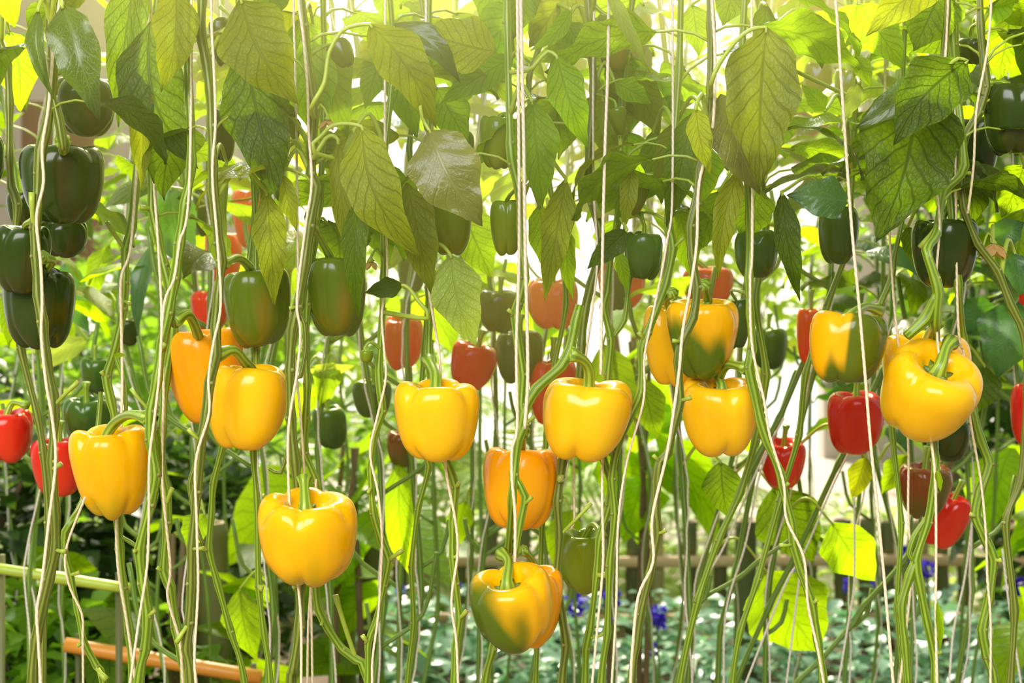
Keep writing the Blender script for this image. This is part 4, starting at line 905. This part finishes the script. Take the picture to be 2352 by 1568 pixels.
def rowplant(px, d, ytop, ybot, slope, leaves, zlow, key, wp=None, tw=True, dens_py=620):
    rnd = random.Random(px*7+int(d*100)); u = used.setdefault(key, set())
    px2 = px+slope
    zt = 2.05 if d > 2.6 else 1.9
    a = W(px, 0, d); b = W(px2, 1568, d)
    n = 9; pts = []
    for i in range(n+1):
        t = i/n; z = zt*(1-t)
        f = (CAMZ+.24*d-z)/(.48*d)
        pts.append(Vector((a.x+(b.x-a.x)*max(-.1, min(1.05, f))+rnd.uniform(-.022, .022), d+rnd.uniform(-.03, .03), z-.01)))
    base = Vector((pts[-1].x, d, 0)); root = empty('pepper_plant', base)
    l = near_pepper(px, px2, u)
    lab = {'mid': 'blurred stringed pepper stem ', 'far': 'thin third-row pepper stem '}[key]+l
    tag(root, lab, 'plant', 'pepper plants of the second row' if key == 'mid' else 'pepper plants of the third row')
    P, idx, g = stem_tube(pts, rnd.uniform(.0034, .0046), rnd.random()*9, range(1, n), .02, 8)
    obj('stem', mesh('stem', rel(g[0], base), g[1], [M_STEM_F], g[2]), root)
    pl = Plant(key, root, P); pl.base = base; PL['%s%d' % (key, px)] = pl
    for _ in range(3):      # forks and cut shoots
        p = rnd.choice([q for q in P if .7 < q.z < 1.3]); s = rnd.choice((-1, 1)); L = rnd.uniform(.03, .16)
        B, _ = catmull([p, p+Vector((s*L*.45, 0, L*.35)), p+Vector((s*L*.6, 0, L))], .02)
        v, f, uv = tube(B, .0035, 6)
        obj('side_shoot', mesh('side_shoot', rel(v, base), f, [M_STEM_F], uv), root)
    c = [q for q in P if q.z > zlow]
    for i in range(leaves):
        for _ in range(10):
            p = rnd.choice(c)
            if rnd.random() > (.35+.65*min(1, max(0, (p.z-zlow)/.25))): continue
            az = rnd.uniform(0, 2*PI); size = rnd.uniform(.09, .145)
            q = p+Vector((math.cos(az), math.sin(az), -.25))*size*.8
            if not in_gap(q, 8): break
        else: continue
        cx = (1176+p.x/(K*p.y)-1150)/1176
        mats = [L_BR, L_BR, L_MD, L_OL] if abs(cx) < .5 else ([L_BR, L_MD, L_MD, L_DK] if cx < 0 else [L_MD, L_BL, L_DK, L_BR, L_GL])
        filler(pl, p, az, size, rnd.choice(mats), rnd.uniform(-.4, .4), rnd, True, rnd.uniform(-.6, .6))
    if tw:
        v = [p+Vector((.006*math.cos(i*.45)+rnd.uniform(-.001, .001), -.008, 0)) for i, p in enumerate(P)]
        v, f, uv = tube(v, .0014, 5)
        o = obj('twine', mesh('twine', rel(v, base), f, [M_TWINE_F], uv)); o.location = base
        kd = {'mid': 'pale string wound on the blurred stem ', 'far': 'faint string on the far stem '}[key]+l
        tag(o, kd, 'string', 'strings of the rear rows')
    return pl
for px, sl, n in ((30, 60, 14), (110, -30, 10), (270, 90, 10), (400, 30, 14), (470, -20, 14), (560, 50, 14), (640, -30, 14), (745, 20, 10), (830, 40, 9), (920, 10, 12), (965, -30, 12), (1045, 30, 12), (1130, -20, 14), (1230, 10, 12), (1310, -10, 12), (1440, -60, 12), (1530, 30, 9), (1800, -200, 14), (1960, -200, 16), (2020, 30, 16), (2070, -120, 18), (2200, 20, 22), (2260, -150, 22), (2330, 30, 24)):
    d = 1.95+.45*random.Random(px).random()
    rowplant(px, d, 0, 0, sl, n, 1.22 if px < 2100 else 1.12, 'mid')
for px, sl, n in ((20, 20, 16), (120, 40, 10), (350, 30, 16), (450, 10, 18), (545, -20, 18), (660, 20, 14), (790, -20, 8), (990, -10, 14), (1090, 20, 14), (1190, -20, 14), (1290, 30, 12), (1480, 10, 9), (1580, -30, 9), (1780, -80, 16), (1900, -60, 22), (2000, 20, 24), (2110, -40, 26), (2190, 20, 28), (2290, -30, 30), (2345, 20, 30)):
    d = 2.75+.6*random.Random(px+3).random()
    rowplant(px, d, 0, 0, sl, n, 1.20 if 700 < px < 1800 else 1.0, 'far', tw=px % 20 == 0)

# leaves of the rear rows one can pick out
for k, bx, by, tx, ty, w_, m_ in (('mid110', 150, 600, 205, 765, 96, L_BL), ('mid400', 392, 430, 440, 625, 130, L_BL), ('mid400', 352, 560, 318, 775, 48, L_BL), ('mid30', 66, 640, 20, 800, 80, L_MD), ('mid110', 205, 780, 70, 855, 60, L_PL),
    ('mid745', 772, 832, 735, 935, 66, L_BR), ('mid745', 705, 850, 822, 838, 32, L_PL), ('mid1440', 1385, 790, 1455, 1010, 116, L_BR), ('mid1440', 1480, 870, 1512, 1010, 80, L_MD), ('mid1530', 1655, 1060, 1672, 1190, 84, L_DK),
    ('mid1800', 1775, 1120, 1870, 1290, 150, L_DK), ('mid1960', 1990, 1050, 1958, 1150, 54, L_OL), ('mid1960', 1910, 1200, 2010, 1335, 120, L_BR), ('mid1800', 1760, 1310, 1885, 1500, 196, L_BR), ('mid2020', 2085, 1045, 2025, 1135, 60, L_MD),
    ('mid920', 918, 1060, 950, 1335, 92, L_BR), ('mid560', 552, 1350, 592, 1520, 96, L_MD), ('mid2330', 2335, 690, 2290, 870, 130, L_BL), ('mid2200', 2205, 690, 2290, 770, 90, L_BL), ('mid2200', 2150, 630, 2078, 690, 60, L_GL), ('mid2330', 2352, 480, 2330, 640, 120, L_MD),
    ('mid2260', 2262, 840, 2230, 960, 90, L_DK), ('mid1310', 1310, 1170, 1290, 1330, 90, L_BR), ('mid470', 470, 1180, 430, 1260, 70, L_BR), ('mid640', 610, 1150, 650, 1260, 70, L_MD), ('mid270', 250, 560, 215, 700, 60, L_MD), ('mid1045', 1070, 1150, 1050, 1260, 60, L_BR)):
    leaf(k, bx, by, tx, ty, w_, PL[k].poly[0].y-.03, m_, bow=.12, nu=14, nv=8, roll=20)

# ================================================================== GARDEN BEHIND
def leafcloud(name, n, box, size, mat, parent, base, seed, wd=.5, dens=None, hang=.5, shape='box', pts=5):
    """the foliage of one plant: many small bent blades"""
    r = random.Random(seed); vs, fs, uv = [], [], []
    x0, x1, y0, y1, z0, z1 = box
    for _ in range(n):
        while True:
            p = Vector((r.uniform(-1, 1), r.uniform(-1, 1), r.uniform(-1, 1)))
            if shape == 'box' or p.length < 1: break
        if dens and r.random() > dens(p): continue
        c = Vector(((x0+x1)/2+p.x*(x1-x0)/2, (y0+y1)/2+p.y*(y1-y0)/2, (z0+z1)/2+p.z*(z1-z0)/2))
        L = size*r.uniform(.6, 1.3); az = r.uniform(0, 2*PI)
        dr = Vector((math.cos(az), math.sin(az), r.uniform(-hang, .35))).normalized()
        up = Vector((r.uniform(-.5, .5), r.uniform(-.5, .5), 1)); up = (up-dr*up.dot(dr)).normalized(); sd = dr.cross(up)
        o = len(vs)
        for t, wv in ((0, .06), (.3, .5), (.62, .36), (1, .0)):
            z = -.35*t*t*L
            for s in (-1, 0, 1):
                vs.append(c+dr*L*t+sd*s*wv*wd*2*L*.5+up*(z+abs(s)*wv*L*.12)); uv.append((t, (s+1)/2))
        for q in range(3):
            for k in range(2):
                a = o+3*q+k; fs.append((a, a+3, a+4, a+1))
    return obj(name, mesh(name, rel(vs, base), fs, [mat], uv), parent)
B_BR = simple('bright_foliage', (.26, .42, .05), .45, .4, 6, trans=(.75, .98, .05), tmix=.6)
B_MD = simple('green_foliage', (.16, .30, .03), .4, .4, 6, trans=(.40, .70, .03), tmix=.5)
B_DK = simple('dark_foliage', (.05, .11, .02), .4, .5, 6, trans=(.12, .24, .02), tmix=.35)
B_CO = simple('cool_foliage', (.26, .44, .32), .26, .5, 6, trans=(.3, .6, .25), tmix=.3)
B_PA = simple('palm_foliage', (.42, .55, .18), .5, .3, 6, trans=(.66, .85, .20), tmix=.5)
M_BARK = simple('bush_bark', (.16, .11, .06), .9, .4, 30)
def bush(name, label, cx, cy, w, dp, z0, h, n, size, mat, seed, wd=.5, cat='bush', group=None, hang=.5, shape='ball'):
    base = Vector((cx, cy, 0)); root = empty(name, base); tag(root, label, cat, group)
    leafcloud('foliage', n, (cx-w/2, cx+w/2, cy-dp/2, cy+dp/2, z0, z0+h), size, mat, root, base, seed, wd, None, hang, shape)
    r = random.Random(seed)
    for k in range(3):
        a = Vector((cx+r.uniform(-.05, .05), cy, 0)); b = Vector((cx+r.uniform(-w, w)*.3, cy+r.uniform(-.1, .1), z0+h*.7))
        B, _ = catmull([a, (a+b)/2+Vector((r.uniform(-.05, .05), 0, .05)), b], .12)
        v, f, uv = tube(B, [.005+(.03 if cat == 'tree' else .009)*h*(1-i/len(B)) for i in range(len(B))], 7)
        obj('trunk', mesh('trunk', rel(v, base), f, [M_BARK], uv), root)
    return root
# dark hedge low at the left edge
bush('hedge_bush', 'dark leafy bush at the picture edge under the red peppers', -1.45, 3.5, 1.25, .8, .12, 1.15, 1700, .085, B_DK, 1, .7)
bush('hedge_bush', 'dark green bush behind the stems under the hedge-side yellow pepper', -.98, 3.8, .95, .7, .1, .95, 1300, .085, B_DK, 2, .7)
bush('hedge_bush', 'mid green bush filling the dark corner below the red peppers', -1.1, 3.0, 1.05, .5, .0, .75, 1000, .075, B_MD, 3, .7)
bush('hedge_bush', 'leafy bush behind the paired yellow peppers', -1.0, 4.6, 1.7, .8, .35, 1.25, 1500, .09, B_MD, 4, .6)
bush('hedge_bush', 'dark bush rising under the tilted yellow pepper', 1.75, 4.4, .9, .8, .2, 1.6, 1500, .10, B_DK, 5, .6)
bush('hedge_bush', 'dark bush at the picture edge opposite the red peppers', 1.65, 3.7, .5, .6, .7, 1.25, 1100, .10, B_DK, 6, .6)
# broad leaved plants in the gaps
bush('broadleaf_plant', 'bright broad-leaved plant between the round yellow pepper and the fence', -.36, 3.5, .28, .3, .35, .85, 18, .24, L_BR, 7, .75, 'plant', hang=1.2)
bush('broadleaf_plant', 'bright plant behind the wide lopsided yellow pepper', .30, 3.4, .32, .3, .85, .5, 18, .22, L_BR, 9, .8, 'plant', hang=1.2)
bush('broadleaf_plant', 'bright plant behind the red pepper pair near the violet flowers', 1.22, 3.2, .36, .3, .55, .45, 18, .2, L_BR, 10, .8, 'plant', hang=1.2)
bush('broadleaf_plant', 'green plant behind the lone plump yellow pepper', -.75, 3.1, .5, .4, .3, .7, 30, .2, L_MD, 11, .7, 'plant', hang=1.2)
# trees beyond the fence
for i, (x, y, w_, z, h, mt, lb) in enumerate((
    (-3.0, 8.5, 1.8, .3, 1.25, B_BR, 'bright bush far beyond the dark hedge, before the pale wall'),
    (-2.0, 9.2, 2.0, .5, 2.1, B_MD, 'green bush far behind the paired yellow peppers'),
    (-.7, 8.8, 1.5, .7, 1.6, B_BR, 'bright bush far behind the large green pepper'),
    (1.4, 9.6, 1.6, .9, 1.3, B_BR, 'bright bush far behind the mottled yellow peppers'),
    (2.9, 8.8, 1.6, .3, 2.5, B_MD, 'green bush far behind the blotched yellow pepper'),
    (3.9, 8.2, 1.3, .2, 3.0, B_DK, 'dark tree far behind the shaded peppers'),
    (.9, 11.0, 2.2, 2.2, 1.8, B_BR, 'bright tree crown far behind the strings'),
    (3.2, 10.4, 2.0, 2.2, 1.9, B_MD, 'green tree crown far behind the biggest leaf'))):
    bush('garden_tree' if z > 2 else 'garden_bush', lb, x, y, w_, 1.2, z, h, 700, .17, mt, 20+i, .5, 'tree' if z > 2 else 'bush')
# palm like plants glowing between the round and the wide pepper
def palm(label, x, y, h, n, L, seed):
    r = random.Random(seed); base = Vector((x, y, 0)); root = empty('palm_plant', base); tag(root, label, 'plant')
    for k in range(n):
        az = 2*PI*k/n+r.uniform(-.2, .2); el = r.uniform(.5, 1.3)
        P = []
        for i in range(9):
            t = i/8; a = el-1.7*t*t
            P.append((P[-1] if P else Vector((x, y, h)))+(Vector((math.cos(az)*math.cos(a), math.sin(az)*math.cos(a), math.sin(a)))*L/8 if i else Vector((0, 0, 0))))
        vs, fs = [], []
        for i in range(1, 9):
            T = (P[i]-P[i-1]).normalized(); sd = T.cross(Vector((0, 0, 1))).normalized()
            for q in range(3):
                c = P[i-1].lerp(P[i], q/3); 
                for s in (-1, 1):
                    l = L*.34*math.sin(PI*min(.98, (i+q/3)/9.3))+.03; e_ = c+(sd*s+T*.7).normalized()*l+Vector((0, 0, -l*.35))
                    m_ = (c+e_)/2+Vector((0, 0, .012)); w_ = T*.011; o = len(vs)
                    vs += [c-w_, c+w_, m_-w_, m_+w_, e_]; fs += [(o, o+1, o+3, o+2), (o+2, o+3, o+4)]
        v, f, uv = tube(P, [.008*(1-.08*i) for i in range(9)], 5); o = len(vs); vs += v; fs += [tuple(j+o for j in q) for q in f]
        obj('frond', mesh('frond', rel(vs, base), fs, [B_PA]), root)
    v, f, uv = tube([Vector((x, y, -.01)), Vector((x, y, h*.5)), Vector((x, y, h))], .03, 8)
    obj('trunk', mesh('trunk', rel(v, base), f, [M_BARK], uv), root)
palm('pale green palm glowing between the round and narrow yellow peppers', .0, 6.9, .35, 16, 1.0, 1)
palm('pale green palm behind the wide lopsided yellow pepper and fence', .75, 7.3, .3, 14, .9, 2)
palm('pale palm far behind the lone plump yellow pepper', -.8, 7.2, .5, 16, 1.1, 3)

# bamboo fence
M_BAM = simple('bamboo_culm', (.13, .135, .045), .5, .45, 5)
M_BAMC = simple('bamboo_cut_top', (.72, .50, .30), .7, .2, 40)
M_BAML = simple('bamboo_light', (.36, .32, .14), .5, .4, 5)
def post(parent, base, x, y, h, r, mat, name='fence_post', seed=0):
    rr = random.Random(seed); P = []; R = []
    z = -.01; k = rr.uniform(0, .2)
    n = 22
    for i in range(n+1):
        zz = h*i/n; P.append(Vector((x+.004*math.sin(zz*5+seed), y, zz))); R.append(r*(1+.10*(abs(((zz+k) % .24)-.12) < .012)))
    v, f, uv = tube(P, R, 14)
    m = len(f); mi = [0]*(m-1)+[1]
    # a hollow cut end: rim, then a sunk disc
    top = len(v)-14; o = len(v)
    c = P[-1]
    for q in range(14):
        a = v[top+q]; v.append(c+(a-c)*.72); uv.append((0, 0))
    for q in range(14): v.append(v[o+q]+Vector((0, 0, -.03))); uv.append((0, 0))
    f.pop(); mi.pop()
    for q in range(14):
        q2 = (q+1) % 14
        f.append((top+q, top+q2, o+q2, o+q)); mi.append(1); f.append((o+q, o+q2, o+14+q2, o+14+q)); mi.append(0)
    f.append(tuple(range(o+14, o+28))); mi.append(0)
    return obj(name, mesh(name, rel(v, base), f, [mat, M_BAMC], uv, mi), parent)
fb = Vector((0, 5.6, 0)); fence = empty('bamboo_fence', fb); tag(fence, 'low bamboo picket fence behind the stems and blue flowers', 'fence')
rr = random.Random(3); px = 800
while px < 2330:
    x = (px-1176)*K*5.6; py_ = 1191+rr.uniform(-4, 5)
    if not (1180 < px < 1290 and rr.random() < .3):
        post(fence, fb, x, 5.6+rr.uniform(-.01, .01), CAMZ-(py_-784)*K*5.6, rr.uniform(.024, .033), M_BAM if rr.random() < .72 else M_BAML, seed=px)
    px += rr.choice((44, 46, 52, 60, 74))
for z in (CAMZ-(1283-784)*K*5.6, .12):
    P = [Vector((-1.3+i*.35, 5.545, z+.004*math.sin(i))) for i in range(12)]
    v, f, uv = tube(P, .022, 10); obj('fence_rail', mesh('fence_rail', rel(v, fb), f, [M_BAMC], uv), fence)
# nearer stakes and the poles low at the left
for i, (px, py, d, r, lb) in enumerate(((487, 1200, 3.3, .036, 'thick dark bamboo stake behind the stem under the paired yellow peppers'), (785, 1250, 3.6, .036, 'dark bamboo stake below the lone plump yellow pepper'), (855, 1195, 3.9, .034, 'dark bamboo stake beside the slender bud stem'), (1715, 1195, 4.6, .035, 'dark bamboo stake at the diagonal stems'))):
    c = W(px, py, d); b = Vector((c.x, c.y, 0)); root = empty('bamboo_stake', b); tag(root, lb, 'stake', 'bamboo stakes')
    post(root, b, c.x, c.y, c.z, r, M_BAM, 'stake_pole', seed=i+50)
M_POLE = simple('orange_bamboo', (.75, .30, .04), .4, .2, 20); M_POLE2 = simple('green_bamboo', (.38, .48, .05), .4, .3, 20)
def pole(label, a, b, r, mat, legs):
    root = empty('bamboo_pole', Vector(((a.x+b.x)/2, a.y, 0))); base = Vector(root.location); tag(root, label, 'pole')
    B, _ = catmull([a, a.lerp(b, .35), a.lerp(b, .7), b], .04)
    R = [r*(1+.18*(i % 7 == 3)) for i in range(len(B))]
    v, f, uv = tube(B, R, 10); obj('pole_culm', mesh('pole_culm', rel(v, base), f, [mat], uv), root)
    for t in legs:
        c = a.lerp(b, t); v, f, uv = tube([Vector((c.x, c.y+.02, -.01)), Vector((c.x, c.y+.02, c.z/2)), Vector((c.x, c.y+.02, c.z+.02))], .006, 8)
        obj('support_peg', mesh('support_peg', rel(v, base), f, [M_BAM], uv), root)
pole('orange bamboo pole lying low across the bottom beside the dark stake', W(150, 1480, 2.75), W(600, 1556, 2.75), .014, M_POLE, (.05, .95))
pole('yellow-green bamboo pole sagging across the dark hedge', W(-40, 1300, 2.35), W(300, 1352, 2.35), .009, M_POLE2, (.1, .9))

# flower bed
M_BED = [simple('bed_leaf', (.14, .30, .16), .32, .5, 8, trans=(.14, .34, .10), tmix=.25)]
def bed(name, label, n, box, size, mat, seed, dens=None):
    o = leafcloud(name, n, box, size, mat, None, Vector((0, 4.6, 0)), seed, .62, dens, .3); o.location = (0, 4.6, 0)
    tag(o, label, 'ground cover', kind='stuff')
bed('bed_foliage', 'low bluish green bedding leaves before the bamboo fence', 3000, (-.5, 2.6, 4.2, 5.35, .0, .30), .08, B_CO, 60)
bed('bed_foliage', 'low green leaves between the stems, nearer than the blue flowers', 2600, (-1.2, 2.0, 3.4, 4.2, .0, .16), .07, B_MD, 61)
bed('leaf_litter', 'dark leaves scattered on the soil below the hedge', 1500, (-2.2, -.4, 2.6, 3.6, .0, .10), .06, B_DK, 62)
bed('meadow_foliage', 'bright sunlit leaves beyond the bamboo fence', 3600, (-2.5, 3.2, 5.8, 6.8, .0, .5), .09, B_PA, 63)
M_BLUE = simple('blue_petal', (.07, .035, .62), .6, .3, 40, trans=(.12, .06, .8), tmix=.35)
M_PINK = simple('pink_petal', (.75, .22, .62), .6, .3, 40, trans=(.8, .3, .6), tmix=.35)
def spike(label, px, py, hpx, wpx, d, mat, seed, cat='flower', name='blue_flower'):
    c = W(px, py, d); h = hpx*K*d; wd = wpx*K*d; base = Vector((c.x, d, 0)); root = empty(name, base)
    tag(root, label, cat, 'flowers in the bed'); r = random.Random(seed); vs, fs = [], []
    for _ in range(int(46*h/wd)):
        a = r.uniform(0, 2*PI); z = r.uniform(-.5, .5); rr = wd*.62*math.sqrt(max(0, 1-(2*z)**4))*r.uniform(.45, 1)
        p = Vector((c.x+rr*math.cos(a), d+rr*math.sin(a), c.z+z*h)); s = wd*.2
        u = Vector((r.uniform(-1, 1), r.uniform(-1, 1), r.uniform(-1, 1))).normalized(); v = u.cross(Vector((.3, .4, 1))).normalized(); o = len(vs); n = u.cross(v)
        vs += [p, p+u*s+n*s*.3, p+(u+v)*s*.8, p+v*s+n*s*.3, p-u*s*.8+v*s*.4, p-u*s, p-v*s]
        fs += [(o, o+1, o+2, o+3), (o, o+3, o+4), (o, o+4, o+5), (o, o+5, o+6), (o, o+6, o+1)]
    obj('petals', mesh('petals', rel(vs, base), fs, [mat]), root)
    v, f, uv = tube([Vector((c.x+.02, d, -.01)), Vector((c.x+.01, d, c.z*.5)), Vector((c.x, d, c.z))], .004, 6)
    obj('flower_stem', mesh('flower_stem', rel(v, base), f, [M_STEM_F], uv), root)
for i, (px, py, h, w_, d, m_, lb) in enumerate((
    (920, 1355, 28, 18, 4.8, M_BLUE, 'small blue flower by the slender stem before the fence'),
    (1322, 1390, 50, 42, 4.2, M_BLUE, 'blue flower spike under the low green pepper'),
    (1405, 1372, 44, 34, 4.3, M_BLUE, 'blue flower spike beside the cut pepper stem, above a smaller one'),
    (1508, 1420, 58, 38, 4.0, M_BLUE, 'largest blue flower spike, standing between the zigzag stems and the fence'),
    (1498, 1490, 30, 24, 4.0, M_BLUE, 'small blue flower directly below the largest spike'),
    (1402, 1425, 14, 16, 4.1, M_BLUE, 'tiny blue blossom below the second spike'),
    (1052, 1345, 16, 14, 4.8, M_BLUE, 'faint blue blossom beside the lowest blotched pepper'),
    (1716, 1360, 22, 20, 4.9, M_BLUE, 'pale blue flower behind the diagonal stems'),
    (1818, 1322, 26, 22, 4.8, M_BLUE, 'blue flower behind the broad leaves near the leaning stem'),
    (2086, 1290, 80, 30, 4.2, M_BLUE, 'tall violet-blue spike beside the lowest red pepper, before the fence'),
    (2130, 1305, 40, 28, 4.3, M_BLUE, 'violet-blue flower directly under the lowest red pepper'),
    (2010, 1335, 22, 18, 4.6, M_BLUE, 'small violet blossom between the long string and tall spike'),
    (1948, 1345, 34, 18, 4.6, M_BLUE, 'small violet blossom before the long free string'),
    (2346, 1370, 80, 34, 4.0, M_BLUE, 'deep blue spike cut by the picture edge'),
    (2340, 1205, 60, 60, 6.0, M_PINK, 'pink flower cluster beyond the fence at the picture edge'),
    (2275, 1190, 24, 30, 6.0, M_PINK, 'small pink blossom beside the pink cluster'))):
    spike(lb, px, py, h, w_, d, m_, i+80, name='pink_flower' if m_ is M_PINK else 'blue_flower')
# stone edging at the right
M_STONE = simple('grey_stone', (.42, .38, .40), .8, .3, 12, bump=.5)
def stone(label, c, sx, sy, sz, seed):
    import bmesh
    bm = bmesh.new(); bmesh.ops.create_icosphere(bm, subdivisions=3, radius=1)
    for v in bm.verts:
        n = noise.noise(v.co*1.7+Vector((seed*3, 0, 0)))
        q = Vector([math.copysign(abs(t)**.6, t) for t in v.co]); v.co = Vector((q.x*sx, q.y*sy, q.z*sz))*(1+.14*n)
    me = bpy.data.meshes.new('stone'); bm.to_mesh(me); bm.free(); me.materials.append(M_STONE)
    me.polygons.foreach_set('use_smooth', [True]*len(me.polygons))
    o = obj('edging_stone', me); o.location = c; tag(o, label, 'stone', 'edging stones')
stone('flat grey stone under the pink flowers at the picture edge', (2.0, 5.3, .16), .16, .12, .17, 1)
stone('low grey stone beside the deep blue spike', (1.85, 5.0, .08), .14, .12, .10, 2)

# ================================================================== yellow mist added among the rows to imitate the flare glow
if HAZE:
    m, N = newmat('flare_glow_haze'); t_ = m.node_tree
    c = N('ShaderNodeVectorMath', {0: N('ShaderNodeTexCoord').outputs['Object'], 1: (1/.62, 1/.85, 1/.72)}, operation='MULTIPLY')
    ln = N('ShaderNodeVectorMath', {0: c.outputs[0]}, operation='LENGTH').outputs['Value']
    dn = mth(N, 'MULTIPLY', smooth(N, ln, 1.0, .0), HAZE)
    v_ = N('ShaderNodeVolumeScatter', {'Color': (1, .95, .18, 1), 'Density': dn, 'Anisotropy': .3})
    t_.links.new(v_.outputs[0], N('ShaderNodeOutputMaterial').inputs['Volume'])
    hz = obj('added_haze', flat(mesh('added_haze', *boxvf(-.62, .62, -.85, .85, -.72, .4)[:2], [m]))); hz.location = (-.02, 1.55, 1.72)
    tag(hz, 'added yellow mist imitating flare glow around the topmost leaves of the middle', 'added_haze', kind='stuff')
